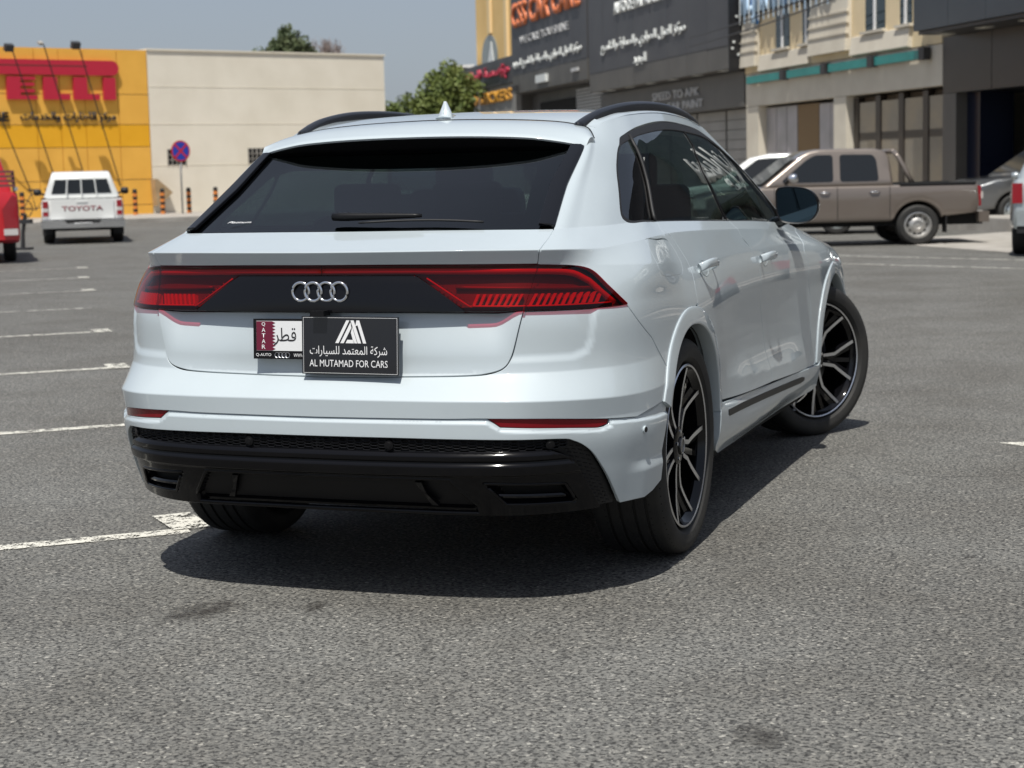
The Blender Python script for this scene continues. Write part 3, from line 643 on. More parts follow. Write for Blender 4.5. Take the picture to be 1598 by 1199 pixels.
# --- tail lamps: deep housing, ribs, tube, clear red lens
lamp_full = full(poly([(0,.857)], line((0,.857),(.721,.857)), LT, LB, line((.720,.709),(0,.709))))
tl = patch('tail_lamp_bar', lamp_full, REDDK, suv, off=-.030, gap=0, flange=.0)
bp = full(poly([(0,.824)], line((0,.824),(.318,.824)), line((.318,.824),(.505,.7095)), line((.505,.7095),(0,.7095))))
patch('black_centre_panel', bp, BLACK, tl, off=.004, gap=.001, flange=.03, disp=lambda u, v: .003*sstep(v, .70, .76)-.004*sstep(v, .80, .824))
for s in (1, -1):
    lens = poly(line((.322,.824),(.508,.7095)), line((.508,.7095),(.718,.709)), GATE[i_top:i_bot+1][::-1], line((.721,.857),(0.,.857)), line((0.,.857),(0,.825)), line((0,.825),(.322,.8245)))
    patch('red_lens', lens if s > 0 else mir(lens), REDLENS, tl, off=.006, gap=.0012, flange=.008, disp=lambda u, v: -.002*sstep(v, .835, .857)+.004*(1-sstep(v, .709, .74))-.010*sstep(.745-v, -.004, .004)*0)
    q = poly(LT, LB, GATE[i_top:i_bot+1][::-1]); q = q if s > 0 else mir(q)
    patch('red_lens', q, REDLENS, tl, off=.005, gap=.0012, flange=.008)
    # light tube along the top edge and down the outer edge
    tu = curve([(.0,.838),(.45,.838),(.70,.838),(.87,.835),(.93,.826),(.985,.806),(1.05,.768),(1.14,.722)], .03)
    tu = np.array(tu); P = Sm(s*tu[:, 0], tu[:, 1]); n = SNm(tu[:, 0]*s, tu[:, 1]); mb = MB(); mb.tube(P-n*.012, .0105, 8); mb.build('light_tube', REDIN, tl, smooth=True)
    bz = poly(line((.505,.7095),(.7155,.7095)), line((.7155,.722),(.488,.722))); patch('lamp_bezel', bz if s > 0 else mir(bz), BLACK, tl, off=-.002, gap=.001, flange=.02)
    bz = poly(line((.7235,.7095),(1.12,.709)), line((1.12,.719),(.7235,.721))); patch('lamp_bezel', bz if s > 0 else mir(bz), BLACK, tl, off=-.002, gap=.001, flange=.02)
    # bottom strip
    tu = np.array(line((.52,.727),(1.12,.722), .03)); P = Sm(s*tu[:, 0], tu[:, 1]); n = SNm(tu[:, 0]*s, tu[:, 1]); mb = MB(); mb.tube(P-n*.008, .0035, 6); mb.build('light_strip', REDIN, tl, smooth=True)
    # shelf above the ribs
    for k, cu in enumerate([.530,.552,.574,.596,.618,.640,.662,.684]+[.742,.772,.802,.832,.862,.892,.922,.952,.982,1.012,1.042]):
        w_ = .0052 if k < 8 else .0072; sl_ = .013
        U = np.array([cu-w_, cu+w_, cu+w_+sl_, cu-w_+sl_]); V = np.array([.728, .728, .766, .766])
        P = Sm(s*U, V); n = SNm(s*U, V)
        mb = MB(); mb.add(list(P-n*.009)+list(P-n*.028), [(0,1,2,3),(0,1,5,4),(1,2,6,5),(2,3,7,6),(3,0,4,7)]); mb.build('light_rib', REDIN, tl)
    # diagonal dotted reflector between black panel and lamp
    tu = np.array(line((.345,.812),(.515,.716), .02)); P = Sm(s*(tu[:, 0]+.012), tu[:, 1]+.004); n = SNm(tu[:, 0]*s, tu[:, 1])
    mb = MB(); mb.tube(P-n*.008, .0032, 6); mb.build('light_strip', REDIN, tl, smooth=True)
    mb = MB()
    for k in range(9):
        t = .15+.75*k/8; cu = .345+.17*t+.028; cv = .812-.096*t+.004; p = Sm(np.array([s*cu]), np.array([cv]))[0]; nn = SNm(np.array([s*cu]), np.array([cv]))[0]
        mb.tube([p-nn*.010, p-nn*.004], [.0035, .0015], 6)
    tag(mb.build('reflector_dots', CHROME, tl), kind='stuff')
    # small horizontal ledge catching light
    tu = np.array(line((.46,.790),(1.05,.785), .03)); P = Sm(s*tu[:, 0], tu[:, 1]); n = SNm(tu[:, 0]*s, tu[:, 1]); mb = MB(); mb.tube(P-n*.02, .006, 6); mb.build('lamp_ledge', REDDK, tl, smooth=True)
    patch('lamp_gasket', (lambda o_: o_ if s > 0 else mir(o_))(poly(LT, LB, GATE[i_top:i_bot+1][::-1])), TRIM, tl, off=-.034, gap=-.003, flange=0)
# --- rings badge
em = empty('badge', (0, 0, 0), 0, suv)
for k in range(4):
    cx = (k-1.5)*.046; c = S(abs(cx), .775)[0]; nn = SNm(np.array([cx]), np.array([.775]))[0]
    c = np.array([cx, c[1]-.010-.0015*(k % 2), 1.032]); mb = MB(); P = [(c[0]+.0300*math.cos(t), c[1], c[2]+.0300*math.sin(t)) for t in np.linspace(0, 2*math.pi, 49)[:-1]]
    mb.tube(P, .0052, 8, close=True); mb.build('ring', CHROME, em, smooth=True)
# camera blob under the black panel
mb = MB(); mb.box(-.02, .03, .02, .07, .955, .972); mb.build('reversing_camera', SATIN, tailgate)
# --- quarter panels with side frame over the windows
DL = [(1.223,1.106),(1.175,1.140),(1.148,1.251),(1.113,1.432),(1.150,1.545),(1.291,1.574),(1.907,1.589),(2.503,1.597),(3.10,1.597),(3.75,1.592),(4.10,1.565),(4.30,1.50),(4.40,1.36),(4.46,1.24),(4.52,1.128)]
DLO = poly(curve(DL), line((4.52,1.128),(4.46,1.086)), line((4.46,1.086),(3.05,1.071)), curve([(3.05,1.071),(2.136,1.083),(1.50,1.089),(1.30,1.090),(1.223,1.106)]))
D1 = curve([(1.878,1.084),(1.853,1.00),(1.851,.935),(1.920,.900),(1.970,.870),(1.988,.84),(1.970,.78),(1.950,.72),(1.945,.66)])
fe = RARC(83, 83)[0]
GLS = line((.728,1.101),(.722,1.30))+line((.722,1.30),(.735,1.556))
dl_bot = poly(curve([(3.05,1.071),(2.136,1.083),(1.878,1.0845)]))
fuel = [(1.437,.900),(1.470,.905),(1.640,.899),(1.800,.897),(1.855,.890),(1.885,.866),(1.872,.834),(1.845,.818),(1.80,.812),(1.60,.808),(1.53,.811),(1.478,.830),(1.445,.865)]
FUEL = poly(curve(fuel+[fuel[0]], .01))
LTq = LT
q_out = poly(GLS, line((.735,1.556),(.735,1.605)), line((.74,1.605),(.80,1.6195)), line((.80,1.6195),(4.50,1.6195)), line((4.50,1.6195),(4.62,1.55)), line((4.62,1.55),(4.66,1.108)), line((4.66,1.108),(4.53,1.090)),
             line((4.53,1.10),(4.53,1.128)), curve(DL)[::-1], curve([(1.223,1.106),(1.30,1.090),(1.50,1.089),(1.878,1.084)]), D1, [fe], RARC(84, 139), QB[::-1], LT[::-1], GATE[:i_top+1][::-1])
for s in (1, -1):
    o_ = q_out if s > 0 else mir(q_out); f_ = FUEL if s > 0 else mir(FUEL)
    qp = patch('quarter_panel', o_, WHITE, suv, holes=[f_] if s > 0 else [], gap=.0022)
    if s > 0: patch('fuel_flap', f_, WHITE, qp, gap=.0016, flange=.012)
# dark inner skin behind everything so gaps read dark
inner = poly(line((0,.0),(1.5,.0)), RARC(183, -3, FI-.005), line((2.75,0),(3.9,0)), arc(4.095, FI-.005, 183, -3), line((5.1, 0),(6.3, 0)), line((6.3,0),(6.3,.9)), line((6.3,.9),(4.7,1.07)), line((4.7,1.07),(1.6,1.085)), line((1.6,1.085),(1.5,.80)), line((1.5,.80),(0,.80)), line((0,.80),(0,.0)))
for s in (1, -1):
    o_ = inner if s > 0 else mir(inner)
    patch('inner_skin', o_, DARKIN, suv, off=-.040, gap=0, flange=0, du=.05, dv=.025)
    fr = poly(GLS, line((.735,1.556),(1.0,1.618)), line((1.0,1.618),(4.50,1.618)), line((4.62,1.55),(4.66,1.108)), line((4.53,1.128),(4.53,1.128)), curve(DL)[::-1], line((1.223,1.09),(.74,1.09)))
    patch('headliner_side', fr if s > 0 else mir(fr), DARKIN, suv, off=-.022, gap=.004, flange=0, du=.05, dv=.03)
# --- doors
SE = curve([(1.945,.66)])
sill_c = curve([(2.30,.242),(2.828,.240),(3.352,.227),(4.149,.180)])
D2 = curve([(3.034,1.071),(3.020,.98),(3.028,.894),(3.100,.865),(3.135,.83),(3.170,.749),(3.190,.63),(3.205,.507),(3.30,.346),(3.345,.226)])
D3 = curve([(4.52,1.085),(4.42,1.00),(4.25,.90),(4.123,.812),(4.140,.69),(4.156,.565),(4.205,.417),(4.174,.21),(4.149,.180)])
def d_door(u, v):
    cr = np.interp(u, [2.3, 2.455, 4.119, 4.2], [.318, .312, .234, .23]); top = np.interp(u, [2.4, 2.9, 3.9, 4.15], [.055, .085, .095, .075])
    x = (v-cr)
    prof = np.where(x < 0, .020, .020*(1-np.clip(x/top, 0, 1))**1.6)
    fade = sstep(u, 2.38, 2.95)*(1-sstep(u, 3.75, 4.22))
    return prof*fade*(1-sstep(-x, .05, .12)*.5)
sa = inv_yz(1.10+FO*math.cos(R(9)), .395+FO*math.sin(R(9))); sa = (float(sa[0][0]), float(sa[1][0]))
rd = poly([(1.878,1.084)], D1, RARC(80, 9), [(2.34,.242)], [p for p in curve([(2.34,.242),(2.828,.240),(3.345,.226)])], D2[::-1], dl_bot)
fd = poly(D2, [p for p in curve([(3.345,.226),(3.8,.203),(4.149,.180)])], D3[::-1], line((4.46,1.086),(3.05,1.071)))
doors = []
for s in (1, -1):
    for o_ in (rd, fd):
        doors.append(patch('door', o_ if s > 0 else mir(o_), WHITE, suv, disp=lambda u, v: d_door(np.abs(u), v)))
# rocker with dark strip, outlined in side view
def yz(pts, step=.03):
    q = []
    for a_, b_ in zip(pts[:-1], pts[1:]):
        k = max(1, int(math.hypot(b_[0]-a_[0], b_[1]-a_[1])/step)); q += [(a_[0]+(b_[0]-a_[0])*i/k, a_[1]+(b_[1]-a_[1])*i/k) for i in range(k)]
    q.append(pts[-1]); q = np.array(q); u, v = inv_yz(q[:, 0], q[:, 1]); return list(zip(u, v))
FX = .395
ARC2 = [(1.10+FI*math.cos(a)*1.01, FX+FI*math.sin(a)*1.01) for a in np.linspace(R(-8), R(9.5), 6)]
ARF2 = [(4.095+FI*math.cos(a)*1.01, FX+FI*math.sin(a)*1.01) for a in np.linspace(R(174), R(188), 6)]
rk = yz([(1.585,.489),(2.05,.468),(2.56,.450),(3.44,.425),(3.60,.420)]+ARF2+[(3.66,.31),(3.55,.29)]+[(3.0,.283),(2.0,.276),(1.66,.283),(1.57,.31)]+ARC2+[(1.585,.489)])[:-1]
for s in (1, -1):
    ro = patch('side_sill', rk if s > 0 else mir(rk), WHITE, suv, off=.004, flange=.06, disp=lambda u, v: .010*sstep(.235-v, .0, .02))
    st_ = yz([(1.68,.449),(3.20,.402),(3.27,.395),(3.275,.382),(3.20,.378),(1.70,.425),(1.68,.432),(1.68,.449)])[:-1]
    patch('sill_strip', st_ if s > 0 else mir(st_), SATIN, ro, off=.016, gap=0, flange=.005)
# wheel arch mouldings
def flare(cy, d0, d1, s, nm='wheel_arch'):
    prof = [(FO+.001, -.004), (FO, .004), (FO-.003, .0065), (FO-.012, .0075), (FI+.020, .0125), (FI+.005, .0125), (FI+.001, .009), (FI, .002), (FI, -.03), (FI+.004, -.055)]
    A = np.linspace(R(d0), R(d1), 60); V = []; F = []; N_ = []
    for i, a in enumerate(A):
        for k, (r_, h) in enumerate(prof):
            rs = max(r_, FI+.0)
            V.append((cy+rs*math.cos(a), .395+rs*math.sin(a), h))
    V = np.array(V); V[:, 0], V[:, 1] = inv_yz(V[:, 0], V[:, 1]); P = Sm(V[:, 0], V[:, 1])+SNm(V[:, 0], V[:, 1])*V[:, 2:3]*[1, .3, .3]
    P[:, 0] *= s; K = len(prof)
    for i in range(len(A)-1):
        for k in range(K-1):
            f = (i*K+k, i*K+k+1, (i+1)*K+k+1, (i+1)*K+k); F.append(f if s > 0 else f[::-1])
    for e_ in (0, len(A)-1): F.append(tuple(e_*K+k for k in range(K)))
    o_ = meshobj(nm, P, F, WHITE, suv, smooth=True, angle=33); return o_
_c = {}
def inv_cache(y, z):
    k = (round(y, 5), round(z, 5))
    if k not in _c:
        u, v = inv_yz(y, z); _c[k] = (float(u[0]), float(v[0]))
    return _c[k]
for s in (1, -1):
    flare(1.10, 9, 154, s); flare(4.095, 4, 176, s)
# --- front end
ff = poly(D3[::-1], line((4.55,1.06),(4.75,.93)), line((4.75,.93),(5.3,.903)), line((5.3,.903),(5.35,.60)), arc(4.095, FO, 25, 177))
for s in (1, -1):
    patch('front_fender', ff if s > 0 else mir(ff), WHITE, suv, du=.03, dv=.02)
hood = full(poly([(0,0)]) ) if False else None
hd = poly(line((4.76,.908),(5.4,.908)), line((5.4,.908),(6.38,.908)), line((6.38,.908),(6.38,1.09)), line((6.38,1.09),(4.72,1.09)))
for s in (1, -1): patch('bonnet', hd if s > 0 else mir(hd), WHITE, suv, du=.05, dv=.03, gap=.001)
fb = poly(line((5.36,.60),(5.36,.90)), line((5.36,.90),(6.38,.90)), line((6.38,.90),(6.38,.02)), line((6.38,.02),(5.25,.02)), arc(4.095, FI+.03, -8, 22))
for s in (1, -1): patch('front_bumper', fb if s > 0 else mir(fb), WHITE, suv, du=.05, dv=.03, gap=.001)
# --- rear glass, blades, spoiler
gl = full(poly([(0,1.112)], line((0,1.112),(.640,1.112)), line((.650,1.125),(.640,1.36)), line((.640,1.36),(.655,1.54)), line((.655,1.54),(0,1.54))))
gl = full(poly([(0,1.106)], line((0,1.106),(.720,1.106)), line((.718,1.12),(.712,1.30)), line((.712,1.30),(.718,1.54)), line((.718,1.54),(0,1.54))))
rg = patch('rear_window', gl, GLREAR, suv, off=-.006, gap=.002, flange=.0)
fritO = full(poly([(0,1.108)], line((0,1.108),(.718,1.108)), line((.716,1.12),(.710,1.30)), line((.710,1.30),(.716,1.538)), line((.716,1.538),(0,1.538))))
fritI = full(poly([(0,1.128)], line((0,1.128),(.592,1.128)), curve([(.592,1.128),(.606,1.142),(.604,1.16)]), line((.604,1.18),(.590,1.36)), curve([(.590,1.36),(.578,1.425),(.53,1.442)]), line((.53,1.442),(0,1.442))))
patch('frit_border', fritO, SATIN, rg, off=-.011, gap=0, flange=0, holes=[fritI])
for s in (1, -1):
    bl = poly(line((.662,1.112),(.728,1.106)), line((.728,1.106),(.722,1.30)), line((.722,1.30),(.735,1.545)), line((.735,1.545),(.668,1.545)), line((.668,1.545),(.655,1.30)))
    patch('side_blade', bl if s > 0 else mir(bl), BLACK, suv, off=.004, gap=.003, flange=.012, disp=lambda u, v: .008*sstep(.735-np.abs(u), 0, .03))
E_ = np.array([(0,.838,1.541),(.15,.840,1.540),(.30,.850,1.536),(.44,.868,1.528),(.53,.885,1.516),(.60,.903,1.503),(.645,.925,1.492)])
F_ = np.array([(0,1.115,1.603),(.15,1.117,1.601),(.30,1.120,1.596),(.44,1.122,1.587),(.53,1.120,1.575),(.60,1.09,1.556),(.655,.985,1.517)])
def crv3(P, n):
    t = np.linspace(0, len(P)-1, n); i = np.clip(t.astype(int), 0, len(P)-2); f = (t-i)[:, None]
    p0 = P[np.maximum(i-1, 0)]; p1 = P[i]; p2 = P[i+1]; p3 = P[np.minimum(i+2, len(P)-1)]
    return .5*((2*p1)+(-p0+p2)*f+(2*p0-5*p1+4*p2-p3)*f*f+(-p0+3*p1-3*p2+p3)*f**3)
def grid(name, rows, mat, parent, smooth=True, angle=40, flip=False):
    n = len(rows[0]); V = [p for r_ in rows for p in r_]; F = []
    for i in range(len(rows)-1):
        for j in range(n-1):
            f = (i*n+j, i*n+j+1, (i+1)*n+j+1, (i+1)*n+j); F.append(f[::-1] if flip else f)
    return meshobj(name, V, F, mat, parent, smooth=smooth, angle=angle)
e2 = crv3(np.concatenate([E_[::-1]*[-1, 1, 1], E_[1:]]), 61); f2 = crv3(np.concatenate([F_[::-1]*[-1, 1, 1], F_[1:]]), 61)
def skirt(c, dx, dz): return np.concatenate([[c[0]+[-dx, .004, dz]], c, [c[-1]+[dx, .004, dz]]])
e2 = skirt(e2, -.002, -.018); f2 = skirt(f2, -.002, -.018)
rows = []
back = e2.copy(); back[:, 1] += .004; back[:, 2] -= .010
under = e2.copy(); under[:, 1] += .10; under[:, 2] -= .088
under2 = e2.copy(); under2[:, 1] += .02; under2[:, 2] -= .017
for t in np.linspace(1, 0, 12):
    b_ = .014*math.sin(math.pi*t)*1.0
    r_ = e2*(1-t)+f2*t; r_[:, 2] += b_; rows.append(r_)
rows[0] = rows[0]+[0, 0, -.02]; rows.insert(1, f2+[0, 0, -.001])
lip = e2.copy(); lip[:, 1] -= .002; lip[:, 2] -= .004
rows += [lip, back]
sp = grid('roof_spoiler', rows, WHITE, suv, angle=60)
mb = MB(); mb.tube([tuple(p+[0, .001, .0002]) for p in f2[1:-1]], .0022, 6); mb.build('seam_seal', SATIN, sp)
grid('spoiler_underside', [back, under2, under], SATIN, sp, angle=60)
mb = MB(); bl_ = e2[23:40]; mb.add([tuple(p+[0, .030, -.018]) for p in bl_]+[tuple(p+[0, .050, -.036]) for p in bl_], [(i, i+1, i+18, i+17) for i in range(16)]); mb.build('brake_light', principled('brake_light_red', (.10, .004, .008), .3), sp)
# --- roof
us = np.concatenate([np.linspace(.735, 1.0, 8), np.linspace(1.05, 4.5, 50)])
ed = Sm(us, np.full(len(us), KV[-1])); ed[:8] = ed[:8]
rows = []; zc = lambda y: np.interp(y, [1.0, 1.12, 1.35, 1.7, 2.1, 2.5, 2.8, 3.1], [1.575, 1.603, 1.630, 1.650, 1.658, 1.650, 1.632, 1.600])
ys = np.linspace(1.123, 2.62, 60); xe = np.interp(ys, ed[:, 1], ed[:, 0]); ze = np.interp(ys, ed[:, 1], ed[:, 2])
zc2 = crv3(np.array([(0, y, zc(y)) for y in (1.123, 1.35, 1.7, 2.1, 2.4, 2.62)]), 60); zc_ = np.interp(ys, zc2[:, 1], zc2[:, 2])
for i in range(60):
    sgm = np.linspace(-1, 1, 41); x = sgm*(xe[i]-.001); z = zc_[i]+(ze[i]-zc_[i])*np.abs(sgm)**2.4; x = np.concatenate([[-xe[i]-.007], x, [xe[i]+.007]]); z = np.concatenate([[ze[i]-.007], z, [ze[i]-.007]]); rows.append([(a, ys[i], b) for a, b in zip(x, z)])
rows = [[(p[0], p[1], p[2]-.03) for p in rows[0]]]+rows
rf = grid('roof', rows, WHITE, suv, angle=45)
grid('headliner', [[(p[0], p[1], p[2]-.03) for p in r_] for r_ in rows[1:]], DARKIN, rf, flip=True)
# side of quarter above the spoiler end: small filler between roof seam and quarter top
us = np.linspace(.735, 1.05, 20); a = Sm(us, np.interp(us, [.735, .90, 1.0, 1.05], [1.556, 1.60, 1.618, 1.618])); 
for s in (1, -1):
    b = a.copy(); b[:, 0] -= .07; b[:, 2] += .022*np.linspace(0, 1, 20); b[:, 1] = np.maximum(b[:, 1], a[:, 1]); c_ = b.copy(); c_[:, 2] -= .05
    grid('roof_corner', [a*[s, 1, 1], b*[s, 1, 1], c_*[s, 1, 1]], WHITE, rf, angle=60, flip=s < 0)
# antenna fin
mb = MB(); prof = [(0,0),(.06,.0),(.135,.0),(.148,.006),(.125,.014),(.075,.020),(.052,.026),(.034,.062),(.022,.066),(.018,.060),(.012,.020),(-.006,.008)]
for dx, k in ((.0, 1.0),):
    Mx = Matrix.Translation((0, 1.19, 1.612)) @ Matrix(((0,0,1,0),(1,0,0,0),(0,1,0,0),(0,0,0,1)))
V = []; F = []; n = len(prof)
for x, sc_ in ((-.030, .0), (-.024, .30), (-.0045, 1), (.0045, 1), (.024, .30), (.030, .0)):
    for p in prof: V.append((x, 1.17+p[0], 1.610+p[1]*(sc_ if p[1] > .016 else max(sc_, .6))))
for i in range(5):
    for k in range(n): F.append((i*n+k, (i+1)*n+k, (i+1)*n+(k+1) % n, i*n+(k+1) % n))
F += [tuple(range(n)), tuple(5*n+k for k in range(n))[::-1]]
ant = meshobj('roof_antenna', V, F, WHITE, suv, angle=50)
# --- roof rails
for s in (1, -1):
    yr = np.linspace(1.08, 2.95, 50); xr = np.interp(yr, [1.08, 1.3, 1.6, 2.2, 2.6, 2.95], [.560, .578, .592, .592, .580, .555])
    zb = np.interp(yr, ys, ze); zr = np.interp(yr, [1.08, 1.20, 1.35, 1.6, 1.9, 2.2, 2.5, 2.75, 2.95], [1.578, 1.612, 1.640, 1.664, 1.675, 1.672, 1.652, 1.622, 1.575])
    zr = crv3(np.array([(0, a_, b_) for a_, b_ in zip([1.08, 1.20, 1.35, 1.6, 1.9, 2.2, 2.5, 2.75, 2.95], [1.572, 1.604, 1.632, 1.658, 1.670, 1.668, 1.650, 1.620, 1.580])]), 50)
    yr = zr[:, 1]; zr = zr[:, 2]; xr = np.interp(yr, [1.08, 1.3, 1.6, 2.2, 2.6, 2.95], [.560, .578, .592, .592, .580, .555])
    V = []; F = []; sec = [(-.016, -.034), (-.018, -.006), (-.012, .002), (.0, .005), (.012, .002), (.018, -.008), (.020, -.034)]; n = len(sec)
    for i in range(50):
        q = 1 if 0 < i < 49 else .3
        for (a_, b_) in sec: V.append((s*(xr[i]+a_*q), yr[i], zr[i]+b_))
    for i in range(49):
        for k in range(n): f = (i*n+k, (i+1)*n+k, (i+1)*n+(k+1) % n, i*n+(k+1) % n); F.append(f if s > 0 else f[::-1])
    F += [tuple(range(n)), tuple(49*n+k for k in range(n))]
    meshobj('roof_rail', V, F, principled('rail_black', (.010, .011, .014), .33) if s > 0 else bpy.data.materials['rail_black'], suv, angle=50)
# --- side windows
def winframe(o_, s): return o_ if s > 0 else mir(o_)
C1, C2 = (1.870,1.085), (1.428,1.578)
TOPC = [p for p in curve(DL)]
def clipu(P, f): return [p for p in P if f(p)]
for s in (1, -1):
    hole = inset(DLO, .016)
    side = patch('window_trim', winframe(DLO, s), TRIM, suv, off=-.001, gap=.001, flange=.012, holes=[winframe([tuple(p) for p in hole], s)], du=.03, dv=.01)
    DI = inset(DLO, .015); DI = [tuple(p) for p in DI]
    # split the daylight opening by the two pillar seams
    cs = lambda v: np.interp(v, [1.085, 1.578], [1.872, 1.35]); bs = lambda v: np.interp(v, [1.071, 1.20, 1.378, 1.50, 1.591], [3.034, 2.97, 2.90, 2.93, 3.05])
    A_ = np.array(DI); 
    def cut(P, fn, keep_less, d):
        """clip polygon by curve u=fn(v)"""
        out = []; n = len(P)
        for i in range(n):
            a_ = P[i]; b_ = P[(i+1) % n]; fa = (a_[0]-fn(a_[1])-d); fb = (b_[0]-fn(b_[1])-d)
            if not keep_less: fa, fb = -fa, -fb
            if fa <= 0: out.append(a_)
            if (fa <= 0) != (fb <= 0):
                t = fa/(fa-fb); c_ = (a_[0]+(b_[0]-a_[0])*t, a_[1]+(b_[1]-a_[1])*t); out.append(c_)
        # densify long chords along the cut
        res = []
        for i in range(len(out)):
            a_ = out[i]; b_ = out[(i+1) % len(out)]; res.append(a_)
            if math.hypot(b_[0]-a_[0], b_[1]-a_[1]) > .15 and abs(a_[1]-b_[1]) > .1:
                for t in np.linspace(0, 1, 14)[1:-1]:
                    v_ = a_[1]+(b_[1]-a_[1])*t; res.append((float(fn(v_))+d, v_))
        return res
    g1 = cut(DI, cs, True, -.010); g23 = cut(DI, cs, False, .006); g2 = cut(g23, bs, True, -.035); g3 = cut(g23, bs, False, .035)
    for g_ in (g1, g2, g3):
        patch('side_window', winframe([tuple(map(float, p)) for p in g_], s), GLSIDE, suv, off=-.005, gap=0, flange=0, du=.04, dv=.02)
    vs = np.linspace(1.10, 1.57, 20); P = Sm(s*cs(vs), vs)+SNm(s*cs(vs), vs)*.001; mb = MB(); mb.tube(P, .007, 6); mb.build('window_divider', TRIM, suv, smooth=True)
    vs = np.linspace(1.09, 1.585, 30); bb = []
    for dd in (-.036, .036): bb.append(Sm(s*(bs(vs)+dd), vs)+SNm(s*bs(vs), vs)*-.004)
    grid('pillar_trim', [list(bb[0]), list(bb[1])], BLACK, suv, flip=s > 0)
    P = Sm(s*bs(vs), vs)+SNm(s*bs(vs), vs)*-.0035; mb = MB(); mb.tube(P, .0025, 5); mb.build('window_divider', DARKIN, suv)
# windscreen
ws = poly(line((4.66,1.115),(6.39,1.115)), line((6.39,1.115),(6.39,1.60)), line((6.39,1.60),(4.62,1.60)))
for s in (1, -1): patch('windscreen', ws if s > 0 else mir(ws), GLWIND, suv, off=-.003, gap=0, flange=0, du=.08, dv=.04)
# handles
for s in (1, -1):
    for dr, y0 in zip((0, 1), (1.43, 2.52)):
        u, v = inv_cache(y0, 1.028 if dr == 0 else 1.005); dpar = doors[(0 if s > 0 else 2)+dr]
        def at(dy, dz, h):
            u_, v_ = inv_cache(y0+dy, (1.028 if dr == 0 else 1.005)+dz); return Sm(np.array([u_*s]), np.array([v_]))[0]+SNm(np.array([u_*s]), np.array([v_]))[0]*h
        pts = [at(-.105, .0, .004), at(-.09, .002, .030), at(-.05, .004, .040), at(0, .004, .043), at(.06, .003, .040), at(.095, .001, .030), at(.11, 0, .004)]
        P = crv3(np.array(pts), 24); mb = MB(); V = []; F = []
        for i, p in enumerate(P):
            for k in range(12):
                a = 2*math.pi*k/12; V.append(p+np.array([s*math.cos(a)*.008, 0, math.sin(a)*.017]))
        for i in range(23):
            for k in range(12): F.append((i*12+k, i*12+(k+1) % 12, (i+1)*12+(k+1) % 12, (i+1)*12+k))
        F += [tuple(range(12)), tuple(23*12+k for k in range(12))]
        meshobj('door_handle', V, F, WHITE, dpar, smooth=True)
        V = [at(.0, 0, -.014)]; F = []
        for ring, (ra, h) in enumerate(((.4, -.010), (.75, -.004), (1.0, .0012))):
            for k in range(20):
                a = 2*math.pi*k/20; V.append(at(-.012+.058*ra*math.cos(a), -.002+.030*ra*math.sin(a), h))
        for k in range(20): F.append((0, 1+k, 1+(k+1) % 20))
        for ring in range(2):
            for k in range(20): a = 1+ring*20+k; b = 1+ring*20+(k+1) % 20; F.append((a, a+20, b+20, b))
        meshobj('handle_recess', V, F, WHITE, dpar, smooth=True)
# mirrors
for s in (1, -1):
    c = np.array([.985, 3.04, 1.222]); mr = empty('wing_mirror', (0, 0, 0), 0, suv)
    out = [(-.115,.058),(-.10,.078),(-.04,.084),(.05,.074),(.098,.045),(.118,.0),(.108,-.045),(.07,-.078),(0,-.088),(-.07,-.082),(-.098,-.062),(-.112,-.02)]
    out = [tuple(p) for p in crv3(np.array([(p[0]*.86, p[1], 0) for p in out+[out[0]]]), 49)[:-1, :2]]
    V = []; F = []; n = len(out)
    lay = [(0, .99), (.004, 1.0), (.05, .98), (.09, .86), (.12, .62), (.135, .3)]
    for (dy, k_) in lay:
        for p in out: V.append((s*(c[0]+p[0]*k_), c[1]+dy, c[2]+p[1]*k_))
    for i in range(len(lay)-1):
        for k in range(n): f = (i*n+k, i*n+(k+1) % n, (i+1)*n+(k+1) % n, (i+1)*n+k); F.append(f if s > 0 else f[::-1])
    F.append(tuple((len(lay)-1)*n+k for k in range(n)))
    meshobj('mirror_shell', V, F, BLACK, mr, smooth=True)
    V = [(s*(c[0]+p[0]*.99), c[1], c[2]+p[1]*.99) for p in out]+[(s*(c[0]+p[0]*.93), c[1]+.004, c[2]+p[1]*.93) for p in out]
    F = [(k, (k+1) % n, (k+1) % n+n, k+n) for k in range(n)]
    meshobj('mirror_rim', V, F if s < 0 else [f[::-1] for f in F], SATIN, mr)
    V = [(s*(c[0]+p[0]*.935), c[1]+.004, c[2]+p[1]*.935) for p in out]
    meshobj('mirror_glass', V, [tuple(range(n))[::-1] if s > 0 else tuple(range(n))], principled('mirror_blue', (.05, .075, .09), .03, 1.0) if s > 0 else bpy.data.materials['mirror_blue'], mr)
    mb = MB(); mb.tube([(s*.835, 3.24, 1.135), (s*.88, 3.20, 1.140), (s*.92, 3.16, 1.155), (s*.96, 3.12, 1.17)], [.03, .026, .024, .022], 10); mb.build('mirror_arm', BLACK, mr, smooth=True)
